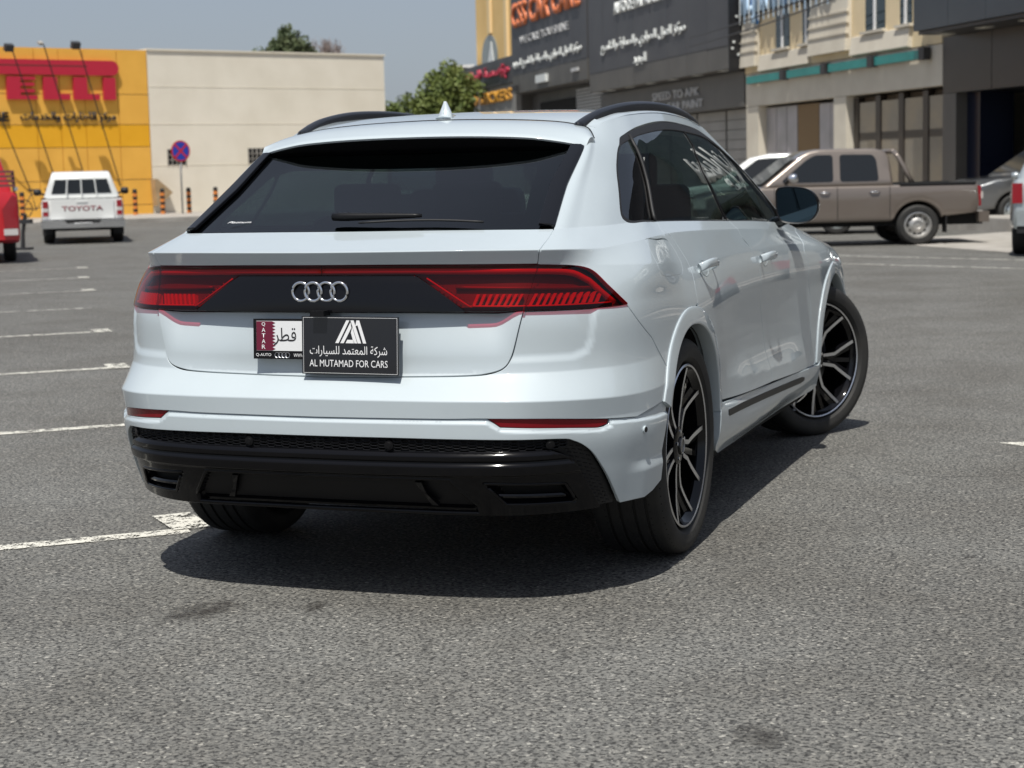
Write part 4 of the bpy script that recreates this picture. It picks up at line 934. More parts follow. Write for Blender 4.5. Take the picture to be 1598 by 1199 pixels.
# --- number plates and dealer board
py = .034
def gate_y(z):
    v = np.interp(z, [.765, .966], [.51, .71]); return float(S(.0, v)[0][1]+.03*sstep(np.array([v]), .56, .709)[0])
pl = empty('number_plate', (0, 0, 0), 0, suv)
tilt = math.atan2(-.01, 1)
PM = frame((-.005, .036, .868), (1, 0, 0), (0, .06, 1))
def lbox(name, w_, h_, d, mat, par, Mx, cx=0, cy=0, z0=0, bev=.0):
    mb = MB(); mb.box(cx-w_/2, cx+w_/2, cy-h_/2, cy+h_/2, z0, z0+d, M=Mx); return mb.build(name, mat, par)
PM = frame((.012, .069, .876), (1, 0, 0), (0, .06, 1))
lbox('plate_frame', .515, .132, .016, SATIN, pl, PM)
lbox('plate_face', .490, .098, .002, principled('plate_white', (.72, .73, .73), .4), pl, PM, 0, .010, .0162)
mar = principled('maroon', (.135, .008, .03), .4)
mb = MB(); pts = [(-.2445, -.038), (-.2445, .058)]; x1 = -.175
for k in range(9): pts += [(x1-.012, .058-k*.0106667), (x1, .058-k*.0106667-.00533)]
pts += [(x1-.012, -.038)]; mb.prism(pts, .0184, .0190, PM); mb.build('maroon_band', mar, pl)
for k, ch in enumerate('QATAR'): write('letter', ch, .013, .0135, WHITETXT, pl, PM @ Matrix.Translation((-.218, .048-k*.0185, .0194)), .0006, bold=.005)
write('lettering', 'قطر', .082, .058, BLACKTXT, pl, PM @ Matrix.Translation((-.140, .008, .0186)), .0006, ar=True)
write('lettering', 'Q-AUTO', .056, .011, WHITETXT, pl, PM @ Matrix.Translation((-.220, -.053, .0165)), .0006)
write('lettering', 'WWW', .040, .011, WHITETXT, pl, PM @ Matrix.Translation((-.090, -.053, .0165)), .0006)
for k in range(4):
    mb = MB(); mb.tube([tuple(PM @ Vector((-.170+k*.0125+.0085*math.cos(t), -.053+.0085*math.sin(t), .017))) for t in np.linspace(0, 2*math.pi, 25)[:-1]], .0011, 5, close=True); mb.build('ring', SILV, pl)
DM = frame((.108, .0495, .858), (1, 0, 0), (0, .05, 1)) @ Matrix.Rotation(R(-.3), 4, 'Z')
db = empty('dealer_board', (0, 0, 0), 0, suv)
mb = MB(); mb.box(-.172, .172, -.094, .094, 0, .004, M=DM); mb.build('board', principled('board_black', (.010, .011, .014), .14, 0, .6), db)
for x0, x1, y0, y1 in ((-.167, .167, .0895, .0905), (-.167, .167, -.0905, -.0895), (-.167, -.166, -.0895, .0895), (.166, .167, -.0895, .0895)):
    mb = MB(); mb.box(x0, x1, y0, y1, .0042, .0046, M=DM); mb.build('border_line', WHITETXT, db)
write('lettering', 'AL MUTAMAD FOR CARS', .278, .0225, WHITETXT, db, DM @ Matrix.Translation((-.006, -.058, .0043)),   .0006, bold=0)
write('lettering', 'شركة المعتمد للسيارات', .275, .036, WHITETXT, db, DM @ Matrix.Translation((-.006, -.019, .0043)), .0006, ar=True, bold=0)
lg = [[(-.055,.0),(-.013,.074),(-.004,.074),(-.004,.060),(-.035,.0)], [(-.029,.0),(.0,.052),(.010,.035),(-.006,.008),(.006,.008),(.012,.0)], [(.0,.074),(.010,.074),(.028,.034),(.028,.060),(.032,.074),(.052,.0),(.040,.0),(.030,.030),(.018,.0),(.014,.012)]]
lg = [[(-.052,0),(-.012,.074),(-.001,.074),(-.040,0)], [(-.034,0),(.003,.068),(.006,.050),(-.022,0)], [(-.015,0),(-.009,.011),(.012,.011),(.018,0)], [(.003,.074),(.014,.074),(.040,0),(.028,0)], [(.020,.056),(.024,.074),(.034,.074),(.058,0),(.047,0),(.028,.058)], [(.009,.052),(.026,.0),(.014,.0),(.004,.034)]]
for p in lg: mb = MB(); mb.prism([(a, b+.008) for a, b in p], .0043, .0049, DM); mb.build('logo_mark', WHITETXT, db)
# sticker on the glass
GM = Sm(np.array([-.50]), np.array([1.150]))[0]; gn = SNm(np.array([-.50]), np.array([1.150]))[0]; GT = frame(GM+gn*0, (1, .10, 0), np.cross(gn, (1, .1, 0)))
write('window_sticker', 'Platinum', .088, .014, WHITETXT, rg, GT, .0008, shear=.5)
# rear wiper
wv = Sm(np.array([.03, .10, .17, .24, .36, .47]), np.array([1.152, 1.150, 1.147, 1.143, 1.136, 1.130])); wn = SNm(np.array([0.2]), np.array([1.14]))[0]
wp = empty('rear_wiper', (0, 0, 0), 0, suv)
P = Sm(np.linspace(-.085, .24, 12), np.linspace(1.143, 1.143, 12))+wn*.022; mb = MB(); mb.tube(P, [.013, .015, .015, .014, .013, .012, .012, .011, .010, .009, .008, .006], 8); mb.build('wiper_arm', SATIN, wp, smooth=True)
P = Sm(np.linspace(.02, .48, 12), np.linspace(1.128, 1.124, 12)+.010*np.sin(np.linspace(0, math.pi, 12)))+wn*.010; mb = MB(); mb.tube(P, .0042, 6); mb.build('wiper_blade', TRIM, wp, smooth=True)
# --- cabin
cab = empty('cabin', (0, 0, 0), 0, suv)
def cushion(name, x0, x1, y0, y1, z0, z1, rad=.04, par=cab, rot=0.):
    bm = bmesh.new(); bmesh.ops.create_cube(bm, size=1)
    for v in bm.verts: v.co = Vector(((x0+x1)/2+v.co.x*(x1-x0), (y0+y1)/2+v.co.y*(y1-y0), (z0+z1)/2+v.co.z*(z1-z0)))
    bmesh.ops.bevel(bm, geom=bm.edges[:], offset=rad, segments=3, affect='EDGES', profile=.6)
    if rot: bmesh.ops.rotate(bm, verts=bm.verts, cent=Vector(((x0+x1)/2, y0, z0)), matrix=Matrix.Rotation(rot, 3, 'X'))
    me = bpy.data.meshes.new(name); bm.to_mesh(me); bm.free(); me.polygons.foreach_set('use_smooth', [True]*len(me.polygons)); me.materials.append(SEAT)
    return link(bpy.data.objects.new(name, me), par)
cushion('rear_bench', -.66, .66, 1.40, 1.56, .70, 1.235, .05, rot=.15)
for x in (-.43, 0, .43): cushion('headrest', x-.14, x+.14, 1.36, 1.44, 1.235, 1.37, .035)
for x in (-.38, .38):
    cushion('front_seat', x-.27, x+.27, 2.35, 2.50, .70, 1.33, .06, rot=.12); cushion('headrest', x-.13, x+.13, 2.29, 2.39, 1.28, 1.47, .04)
mb = MB(); mb.box(-.72, .72, 3.30, 3.9, .85, 1.09); mb.build('dashboard', SEAT, cab)
mb = MB(); mb.box(-.68, .68, .45, 1.36, .9, 1.04); mb.build('load_cover', DARKIN, cab)
mb = MB(); mb.box(-.80, .80, .5, 3.6, .35, .40); mb.build('cabin_floor', DARKIN, cab)
mb = MB(); mb.box(-.11, .11, 3.10, 3.13, 1.43, 1.50); mb.build('interior_mirror', SATIN, cab)
# --- underbody and wheel housings
ub = MB(); ub.box(-.62, .62, .45, 4.85, .33, .60); ub.box(-.88, .88, 1.60, 3.58, .24, .52); ub.build('underbody', DARKIN, suv)
for s in (1, -1):
    for cy in (1.10, 4.095):
        mb = MB(); V = []; F = []
        for i, a in enumerate(np.linspace(R(-12), R(192), 40)):
            for x in (.60, .935): V.append((s*x, cy+.452*math.cos(a), .395+.452*math.sin(a)))
        for i in range(39): F.append((2*i, 2*i+1, 2*i+3, 2*i+2))
        mb.add(V, F); c0 = len(V); mb.add([V[2*i] for i in range(40)], [tuple(range(40))]); mb.build('wheel_housing', DARKIN, suv)
# --- wheels
def make_wheel(parent_loc, rz, spin, s):
    wh = empty('wheel', parent_loc, rz, suv)
    Wd = .285/2; RT = .395; RR = .302
    ty = []
    for sd in (-1, 1):
        pr = [(.098, RR-.004), (.118, RR+.006), (.136, RR+.022), (.1425, RR+.045), (.140, RR+.066), (.131, RT-.012), (.118, RT-.003)]
        ty.append([(sd*a, b) for a, b in pr])
    tread = []
    for a in (-.105, -.072, -.068, -.034, -.030, .0, .030, .034, .068, .072, .105): pass
    tp = [(-.108, RT-.001)]
    for g_ in (-.070, -.026, .026, .070): tp += [(g_-.006, RT), (g_-.005, RT-.008), (g_+.005, RT-.008), (g_+.006, RT)]
    tp += [(.108, RT-.001)]
    prof = ty[0]+tp+ty[1][::-1]
    mb = MB(); mb.revolve(prof, 96); tyre = mb.build('tyre', TYRE, wh, angle=28)
    # tread blocks: cross grooves on shoulders as small dark bars
    mb = MB()
    for i in range(80):
        a = 2*math.pi*i/80
        for sd in (-1, 1):
            for (x0, x1) in ((.080, .128),):
                c, sn = math.cos(a), math.sin(a); c2, s2 = math.cos(a+.012), math.sin(a+.012); r1, r2 = RT+.0005, RT-.008
                xb = x1; 
                V = [(sd*x0, r1*c, r1*sn), (sd*x0, r1*c2, r1*s2), (sd*x1, r2*c2, r2*s2), (sd*x1, r2*c, r2*sn)]
                mb.add(V, [(0, 1, 2, 3)])
    tag(mb.build('tread_grooves', DARKIN, tyre), kind='stuff')
    # rim barrel + lip
    mb = MB(); mb.revolve([(s*.126, RR-.002), (s*.130, RR-.006), (s*.127, RR-.011)], 96); mb.revolve([(s*.127, RR-.011), (s*.116, RR-.016), (s*.10, RR-.030), (s*-.10, RR-.040), (s*-.125, RR-.004)], 96, m=1)
    rim = mb.build('rim', None, wh, smooth=True, angle=35, mats=[SILV, BLACK])
    mb = MB(); mb.revolve([(-.02, .05), (-.02, .185), (.012, .185), (.012, .05)], 48, closed=True); 
    mb.build('brake_disc', principled('disc_steel', (.25, .25, .26), .35, 1.0) if 'disc_steel' not in bpy.data.materials else bpy.data.materials['disc_steel'], wh, angle=30)
    mb = MB(); mb.box(-.04*1, .05, -.19, -.10, -.11, .11); mb.build('brake_caliper', SATIN, wh)
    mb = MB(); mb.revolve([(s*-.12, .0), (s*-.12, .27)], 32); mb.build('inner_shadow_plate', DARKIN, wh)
    # hub
    mb = MB(); mb.revolve([(s*.03, .075), (s*.096, .070), (s*.104, .055), (s*.104, .034), (s*.110, .032), (s*.111, 0.0)], 40); hb = mb.build('hub', BLACK, wh, angle=30)
    mb = MB(); mb.revolve([(s*.1105, .028), (s*.113, .028), (s*.113, .025), (s*.1105, .025)], 32); mb.build('hub_ring', SILV, wh)
    for i in range(5):
        a = 2*math.pi*i/5+spin+R(36); mb = MB(); mb.tube([(s*.095, .052*math.cos(a), .052*math.sin(a)), (s*.107, .052*math.cos(a), .052*math.sin(a))], .007, 8); mb.build('wheel_bolt', CHROME, wh)
    # spokes: five twin-edged Y spokes
    def P2(r_, a): return np.array([r_*math.cos(a), r_*math.sin(a)])
    def ax(r_): return s*(.104+.016*(r_/RR)-.020*math.sin(math.pi*min(r_/RR, 1)))    # slightly dished
    for i in range(5):
        a = 2*math.pi*i/5+spin
        for sd in (-1, 1):
            pA = [P2(.055, a+sd*R(31)), P2(.160, a+sd*R(14.5)), P2(RR-.010, a+sd*R(22.5))]     # machined outer edge line
            pB = [P2(.045, a), P2(.165, a+sd*R(.5)), P2(RR-.010, a+sd*R(12.0))]               # inner side of the arm
            cA = []; cB = []
            for (q, c_) in ((pA, cA), (pB, cB)):
                for k in range(2):
                    for t in np.linspace(0, 1, 7)[:-1]: c_.append(q[k]*(1-t)+q[k+1]*t)
                c_.append(q[2])
            V = []; F = []; n = len(cA); fm = []
            for k in range(n):
                A = cA[k]; B = cB[k]; rA = np.hypot(*A); x0 = ax(rA); d_ = (B-A); L_ = np.hypot(*d_); e_ = d_/(L_+1e-9)
                m1 = A+e_*min(.0175, L_*.5); B2 = B-e_*.002; depth = s*.038
                V += [(x0-depth, *(A-e_*.004)), (x0-s*.002, *A), (x0, *(A+e_*.001)), (x0, *m1), (x0-s*.010, *(m1+e_*.004)), (x0-s*.016, *B2), (x0-depth, *B)]
            for k in range(n-1):
                for j in range(6):
                    f = (k*7+j, k*7+j+1, (k+1)*7+j+1, (k+1)*7+j); F.append(f if (s*sd) > 0 else f[::-1]); fm.append(1 if j == 2 else 0)
            meshobj('spoke', V, F, None, rim, mats=[BLACK, SILV], fm=fm)
        # thin black centre bar inside each Y
        mb = MB(); V = []
        pts = [(P2(.13, a), .012), (P2(RR-.012, a), .011)]
        t_ = np.array([-math.sin(a), math.cos(a)])
        V = []
        for (p, w_) in pts:
            r_ = np.hypot(*p); x0 = ax(r_)-s*.018
            V += [(x0, *(p+t_*w_)), (x0, *(p-t_*w_)), (x0-s*.03, *(p-t_*w_)), (x0-s*.03, *(p+t_*w_))]
        mb.add(V, [(0,1,5,4),(1,2,6,5),(2,3,7,6),(3,0,4,7)]); mb.build('spoke_web', BLACK, rim)
    return wh
make_wheel((.825, 1.10, .395), 0, R(-15), 1); make_wheel((-.825, 1.10, .395), 0, R(20), -1)
make_wheel((.800, 4.095, .395), R(-32), R(-5), 1); make_wheel((-.800, 4.095, .395), R(-28), R(20), -1)
# ------------------------------------------------------------------ buildings
def fbox(name, Mx, x0, x1, z0, z1, d0, d1, mat, par):
    mb = MB(); mb.box(x0, x1, z0, z1, d0, d1, M=Mx); return mb.build(name, mat, par)
YEL = noise_mat('ochre_cladding', (.78, .41, .06), (.84, .45, .07), 1.2, .8)
YEL2 = noise_mat('deep_yellow_cladding', (.78, .38, .008), (.82, .41, .012), 1.2, .8)
PLAST = noise_mat('cream_render', (.74, .68, .56), (.82, .76, .64), .8, .9, 8, .004, 30, lo=.3, hi=.7)
SIGNRED = principled('sign_red', (.50, .018, .045), .45)
STEEL = principled('painted_steel_dark', (.03, .03, .032), .5)
CONC = noise_mat('concrete', (.30, .28, .25), (.40, .375, .34), 2.2, .9, 8, .003, 40)
LF = frame((-36.2, 49.0, 0), (.528, .849, 0), (0, 0, 1))
tw = empty('tyre_shop', tuple(LF.translation)); tw['label'] = 'ochre clad shop front with big red letters under a long red bar'; tw['category'] = 'building'
LFl = LF.copy(); LFl.translation = Vector((0, 0, 0))          # children are placed relative to the empty
fbox('core', LFl, -7.0, 5.66, 0, 6.19, -9, -.06, CONC, tw)
xs = [-7.0, -5.3, -3.65, -2.0, -.55, 1.23, 2.16, 3.12, 4.45, 5.68]; zs = [.02, .48, 1.42, 2.63, 3.45, 4.56, 6.21]
for i in range(len(xs)-1):
    for j in range(len(zs)-1):
        if i < 8 and j == 3 or i == 8 and j == 3: m_ = YEL2
        else: m_ = YEL
        fbox('panel', LFl, xs[i]+.012, xs[i+1]-.012, zs[j]+.012, zs[j+1]-.012, -.055, random.uniform(-.004, .004), m_, tw)
sgn = empty('sign', (0, 0, 0), 0, tw)
def lprism(name, pts, d0, d1, mat, par, Mx):
    mb = MB(); mb.prism(pts, d0, d1, Mx); return mb.build(name, mat, par)
cap = [(4.45-.27+.27*math.sin(a), 5.50+.27*math.cos(a)) for a in np.linspace(0, math.pi, 12)]
lprism('long_bar', [(-3.6, 5.77)]+cap+[(-3.6, 5.23)], .02, .16, SIGNRED, sgn, LFl)
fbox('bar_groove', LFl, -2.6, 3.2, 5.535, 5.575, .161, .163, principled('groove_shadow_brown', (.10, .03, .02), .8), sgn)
def letter(pts, dx=0): lprism('letter', [(p[0]+dx, p[1]) for p in pts], .02, .15, SIGNRED, sgn, LFl)
zt, zb = 5.16, 4.35
letter([(-3.55, zb), (-3.1, zb), (-3.1, 4.62), (-2.6, 4.62), (-2.35, 4.75), (-2.35, zt), (-3.55, zt)])
letter([(-2.2, zb), (-1.8, zb), (-1.8, zt), (-2.2, zt)])
letter([(-1.6, zb), (-1.2, zb), (-1.2, 4.62), (-.85, zb), (-.3, zb), (-.7, 4.68), (-.45, 4.85), (-.45, zt), (-1.6, zt)])
letter([(.13, zb), (1.23, zb), (1.23, 4.50), (.62, 4.50), (.62, 4.60), (1.15, 4.60), (1.15, 4.72), (.62, 4.72), (.62, 4.83), (1.15, 4.83), (1.15, 4.95), (.62, 4.95), (.62, 5.04), (1.19, 5.04), (1.19, zt), (.13, zt)])
for dx in (0, 1.16): letter([(1.50+dx, zb), (2.50+dx, zb), (2.50+dx, 4.56), (2.02+dx, 4.56), (2.02+dx, zt), (1.50+dx, zt)])
letter([(3.83, zb), (4.30, zb), (4.30, zt), (3.83, zt)])
write('lettering', 'مركز الاطارات والخدمات', 3.7, .38, BLACKTXT, sgn, LFl @ Matrix.Translation((2.45, 3.72, .02)), .06, ar=True, bold=.02)
write('lettering', 'TYRE CENTRE', 3.3, .34, BLACKTXT, sgn, LFl @ Matrix.Translation((-1.5, 3.74, .02)), .06, bold=.03)
rods = [((-1.56, 6.14), (.86, 1.06)), ((-.1, 6.02), (1.73, 1.73)), ((1.07, 6.2), (2.88, 1.82)), ((2.39, 6.16), (4.37, 1.2))]
for k, (a_, b_) in enumerate(rods):
    fl = empty('floodlight', tuple(LF.translation)); fl['category'] = 'lamp'; fl['group'] = 'floodlights on raking arms along the ochre shop front'
    fl['label'] = ['floodlight arm crossing the black lettering at the far end of the shop front', 'black floodlight over the letter E of the red sign', 'raking lamp arm with small grey lamp over the first letter L', 'black floodlight on the arm beside the letter I, nearest the white wall'][k]
    mb = MB(); mb.tube([LFl @ Vector((b_[0], b_[1], .02)), LFl @ Vector((a_[0], a_[1], 1.3))], .022, 8); mb.build('arm', STEEL, fl)
    c = LFl @ Vector((a_[0]-.12, a_[1]+.05, 1.3)); q_ = .24 if k != 2 else .09
    mb = MB(); mb.box(-q_/2-.03, q_/2+.03, -q_/2, q_/2, -.10, .10, M=Matrix.Translation(c) @ LFl @ Matrix.Rotation(R(25), 4, 'X')); mb.build('lamp_head', STEEL if k != 2 else CONC, fl)
    mb = MB(); mb.box(-q_/2, q_/2, -q_/2+.03, q_/2-.03, -.115, -.102, M=Matrix.Translation(c) @ LFl @ Matrix.Rotation(R(25), 4, 'X')); mb.build('lamp_glass', principled('lamp_glass', (.3, .3, .3), .1) if 'lamp_glass' not in bpy.data.materials else bpy.data.materials['lamp_glass'], fl)
wb = empty('white_building', tuple(LF.translation)); wb['label'] = 'long cream rendered blank building with two tiny barred windows'; wb['category'] = 'building'
# render laid over blockwork: courses of large blocks, slightly uneven
wbm = fbox('wall', LFl, 5.70, 16.37, 0, 6.20, -9, -.012, PLAST, wb)
for j, z0 in enumerate((4.85, 3.45, 1.9)):
    fbox('render_joint', LFl, 5.72, 16.35, z0, z0+.025, -.012, -.004, PLAST, wb)
fbox('coping', LFl, 5.68, 16.42, 6.20, 6.26, -9.05, .04, PLAST, wb)
for (x0, x1) in ((6.36, 7.12), (9.84, 10.60)):
    wn = empty('window', (0, 0, 0), 0, wb)
    fbox('recess', LFl, x0, x1, 1.93, 2.52, -.012, -.006, DARKIN, wn)
    for k in range(5): x = x0+(x1-x0)*k/4; fbox('bar', LFl, x-.015, x+.015, 1.93, 2.52, .0, .03, CONC, wn)
    for z in (2.12, 2.32): fbox('bar', LFl, x0, x1, z-.012, z+.012, .031, .05, CONC, wn)
# stepped stone lantern shelf at the corner
stn = noise_mat('sandstone', (.34, .24, .13), (.42, .30, .17), 5, .9, 6, .01)
sh = lprism('sand_coloured_panel', [(5.66, .42), (5.98, .62), (6.34, .90), (6.05, 1.15), (5.72, 1.42), (5.60, 1.42)], .02, .35, stn, None, LF)
tag(sh, 'sandstone coloured arrow-shaped panel at the corner between ochre and white walls', 'panel')
# raised pavement
mb = MB(); mb.box(-25, 60, 0, .13, -.0, 7.2, M=LF); pv = mb.build('pavement', CONC); tag(pv, kind='structure')
BOLY = principled('bollard_orange', (.62, .20, .035), .5); BOLB = principled('bollard_black', (.012, .012, .012), .5)
def bollard():
    e_ = empty('bollard', (0, 0, 0)); z = 0
    for k in range(8):
        mb = MB(); mb.tube([(0, 0, k*.112), (0, 0, (k+1)*.112)], .085, 14); mb.build('band', BOLB if k % 2 else BOLY, e_, angle=40)
    mb = MB(); mb.tube([(0, 0, .896), (0, 0, .93), (0, 0, .95)], [.085, .07, .02], 14); mb.build('cap', BOLB, e_, angle=40)
    return e_
def copy_tree(o, parent=None):
    c = o.copy(); COL.objects.link(c); c.parent = parent
    for ch in [x for x in bpy.data.objects if x.parent == o]: copy_tree(ch, c)
    return c
b0 = bollard(); bl = [(-.13, 'bollard with orange and black bands between the red pickup and the white pickup'), (4.19, 'banded bollard in front of the ochre wall, nearest the white pickup'), (5.30, 'banded bollard below the sandstone panel at the colour change of the wall'), (6.38, 'banded bollard just right of the round no-stopping sign'), (7.51, 'banded bollard half hidden behind the tailgate glass edge of the white suv')]
for k, (x, lb) in enumerate(bl):
    o = b0 if k == 0 else copy_tree(b0); o.location = LF @ Vector((x, .13, 1.5)); tag(o, lb, 'bollard', 'orange and black bollards along the wall')
# no stopping sign
ns = empty('road_sign', tuple(LF @ Vector((5.84, .13, 2)))); tag(ns, 'round blue no-stopping sign with red rim and red cross on a thin pole', 'sign')
RO = LFl.copy()
mb = MB(); mb.tube([(0, 0, 0), (0, 0, 2.45)], .035, 10); mb.build('pole', principled('galvanised', (.30, .31, .32), .45, .6), ns, smooth=True)
def disc(name, r_, d0, d1, mat, par, Mx, n=40):
    mb = MB(); mb.prism([(r_*math.cos(a), r_*math.sin(a)) for a in np.linspace(0, 2*math.pi, n+1)[:-1]], d0, d1, Mx); return mb.build(name, mat, par)
SM = RO @ Matrix.Translation((0, 2.29, 0)); RDR = principled('sign_rim_red', (.50, .02, .03), .4); BLU = principled('sign_blue', (.02, .05, .36), .4)
disc('rim', .385, .04, .055, RDR, ns, SM); disc('face', .33, .056, .060, BLU, ns, SM)
for a in (45, -45): mb = MB(); mb.box(-.33, .33, -.035, .035, .061, .064+.001*(a > 0), M=SM @ Matrix.Rotation(R(a), 4, 'Z')); mb.build('cross_bar', RDR, ns)
# bicycle leaning near the wall
bk = empty('bicycle', tuple(LF @ Vector((.55, .13, 1.2)))); tag(bk, 'dark bicycle parked between the red and the white pickup', 'bicycle')
BM_ = LFl
for x in (-.52, .52):
    mb = MB(); mb.tube([BM_ @ Vector((x+.33*math.cos(t), .35+.33*math.sin(t), 0)) for t in np.linspace(0, 2*math.pi, 33)[:-1]], .02, 6, close=True); wl = mb.build('wheel', TRIM, bk)
    mb = MB(); [mb.tube([BM_ @ Vector((x, .35, 0)), BM_ @ Vector((x+.32*math.cos(t), .35+.32*math.sin(t), 0))], .003, 4) for t in np.linspace(0, 2*math.pi, 13)[:-1]]; tag(mb.build('spokes', STEEL, wl), kind='stuff')
for nm, P in (('frame_tube', [(-.52,.35),(-.05,.30),(.38,.85),(-.18,.88),(-.05,.30)]), ('frame_tube', [(-.52,.35),(-.18,.88),(-.2,.98)]), ('fork', [(.52,.35),(.38,.85),(.34,1.02)]), ('handlebar', [(.30,1.02),(.45,1.05),(.5,.98)]), ('saddle', [(-.32,1.0),(-.10,1.0)])):
    mb = MB(); mb.tube([BM_ @ Vector((a, b, 0)) for a, b in P], .018 if nm != 'saddle' else .04, 6); mb.build(nm, STEEL if nm != 'saddle' else TRIM, bk)

# ------------------------------------------------------------------ shop row on the right
RF = frame((-1.0726, 38.2016, 0), (.54756, -.83676, 0), (0, 0, 1)); RFl = RF.copy(); RFl.translation = Vector((0, 0, 0)); O = tuple(RF.translation)
CHAR = noise_mat('charcoal_cladding', (.055, .055, .060), (.070, .070, .074), .6, .5)
CHAR2 = noise_mat('warm_grey_cladding', (.085, .080, .072), (.105, .098, .088), .8, .5)
BLKC = noise_mat('black_cladding', (.011, .011, .013), (.016, .016, .018), .8, .35)
NAVY = noise_mat('slate_cladding', (.028, .036, .045), (.040, .050, .060), .7, .35)
CREAM = noise_mat('cream_plaster', (.72, .58, .36), (.80, .65, .42), 1.0, .9, 7, .004, 20)
CREAM2 = noise_mat('grey_beige_plaster', (.56, .51, .42), (.64, .59, .49), 1.1, .9, 7, .004, 20)
TEAL = noise_mat('teal_panel', (.01, .20, .185), (.015, .25, .23), 1.5, .4)
SHOPG = principled('shop_glass', (.012, .014, .016), .06, 0, 0, .5)
WINGL = principled('dark_window_glass', (.02, .035, .04), .05, 0, 0, .6)
OLET = principled('orange_letters', (.62, .17, .06), .45); GLET = principled('grey_letters', (.50, .50, .50), .4); WLET = principled('white_letters', (.72, .74, .72), .4)
ARED = principled('red_letters', (.42, .02, .05), .4); AORG = principled('amber_letters', (.62, .30, .04), .45); BLET = principled('pale_blue_panel', (.42, .58, .75), .4); DBL = principled('blue_panel', (.05, .22, .55), .4)
def bld(name, label, cat='building'):
    e_ = empty(name, O); tag(e_, label, cat); return e_
def B(name, x0, x1, z0, z1, d0, d1, mat, par): return fbox(name, RFl, x0, x1, z0, z1, d0, d1, mat, par)
def TX(t, cx, cz, w_, h_, d, mat, par, ar=False, dep=.08, bold=.0): return write('lettering', t, w_, h_, mat, par, RFl @ Matrix.Translation((cx, cz, d)), dep, ar=ar, bold=bold)
def boards(par, x0, x1, z0, z1, d0, d1, mat, n, name='cladding_panel'):
    for k in range(n):
        a = x0+(x1-x0)*k/n; b = x0+(x1-x0)*(k+1)/n; B(name, a+.012, b-.012, z0, z1, d0, d1+random.uniform(-.003, .003), mat, par)
# black shop nearest (right edge of the picture)
bs = bld('black_shop', 'black clad shop with deep overhanging slate sign box and glass front')
B('core', -2.80, 26, 0, 9, -12, -2.6, BLKC, bs)
boards(bs, -2.80, 12, 3.05, 4.42, -2.5, .0, BLKC, 6)
boards(bs, -2.18, 14.0, 4.52, 8.6, .02, 1.1, NAVY, 9, 'sign_box_panel'); B('soffit', -2.1, 12, 4.43, 4.51, -2.5, 1.0, BLKC, bs)
TX('سيارات', 9.2, 5.75, 7.0, 1.9, 1.11, WLET, bs, True, .12, .03); TX('CARS', 9.2, 4.78, 2.4, .26, 1.11, WLET, bs, False, .05)
for x in (-1.7, .2, 2.2, 4.2): B('soffit_light', x-.25, x+.25, 4.415, 4.428, .35, .6, principled('lamp_diffuser', (.6, .58, .5), .5) if 'lamp_diffuser' not in bpy.data.materials else bpy.data.materials['lamp_diffuser'], bs)
B('pier', -2.80, -2.1, .25, 3.04, -.6, .0, CHAR2, bs); B('blue_pilaster', -2.1, -1.45, .25, 3.04, -1.2, -.3, principled('navy_panel', (.004, .007, .02), .3), bs)
for k in range(8):
    x0 = -.4+k*1.55; B('shop_pane', x0, x0+1.5, .35, 3.0, -1.6, -1.55, SHOPG, bs); B('mullion', x0+1.5, x0+1.55, .35, 3.0, -1.6, -1.5, STEEL, bs)
B('floor_slab', -2.8, 26, 0, .25, -2.6, .0, CONC, bs)
# cream building
cb = bld('cream_building', 'cream two-storey building with teal fascia panels above its shop doors')
B('upper_wall', -16.5, -2.86, 4.30, 9.0, -8, .0, CREAM, cb); B('fascia_wall', -16.5, -2.86, 3.27, 4.28, -8, -.02, CREAM2, cb)
B('lower_pier', -16.5, -15.45, .25, 3.26, -3, -.03, CREAM2, cb); B('lower_pier', -9.55, -8.70, .25, 3.26, -3, -.03, CREAM2, cb)
B('back_wall', -16.5, -2.86, .25, 3.26, -8, -3.0, CREAM2, cb); B('floor_slab', -16.5, -2.86, 0, .25, -8, -.02, CONC, cb)
for k, (x0, x1) in enumerate(((-15.99, -13.18), (-12.61, -10.07), (-9.52, -6.91), (-6.43, -3.83))):
    tp = empty('fascia_panel', (0, 0, 0), 0, cb); B('teal_face', x0, x1, 3.97, 4.19, .10, .16, TEAL, tp); B('panel_rim', x0-.03, x1+.03, 3.95, 4.21, .05, .098, CONC, tp)
    B('bracket', x1+.12, x1+.42, 3.93, 4.24, .03, .22, STEEL, tp)
for (x0, x1) in ((-13.82, -12.72), (-11.72, -11.08), (-7.32, -6.08), (-5.19, -4.49)):
    wn = empty('window', (0, 0, 0), 0, cb); B('pane', x0, x1, 4.92, 6.9, .004, .012, WINGL, wn); B('frame', (x0+x1)/2-.05, (x0+x1)/2+.05, 4.92, 6.9, .013, .05, WHITETXT, wn); B('sill', x0-.1, x1+.1, 4.84, 4.915, .004, .14, CREAM2, wn)
for (x0, x1) in ((-16.45, -15.2), (-10.9, -8.25)):
    by = lprism('bay', [(0.0, 4.50), (.22, 4.50), (.10, 5.9), (.10, 7.6), (0, 7.6)], x0, x1, CREAM2, cb, RFl @ Matrix(((0, 0, 1, 0), (0, 1, 0, 0), (1, 0, 0, 0), (0, 0, 0, 1))))
    for q in (4.95, 5.25, 5.55): B('bay_slat', x0-.05, x1+.05, q, q+.05, .1, .25-.08*(q-4.5), CREAM2, cb)
lprism('slanted_ledge', [(.0, 4.30), (.13, 4.32), (.06, 4.80), (0, 4.82)], -15.1, -11.1, CREAM2, cb, RFl @ Matrix(((0, 0, 1, 0), (0, 1, 0, 0), (1, 0, 0, 0), (0, 0, 0, 1))))
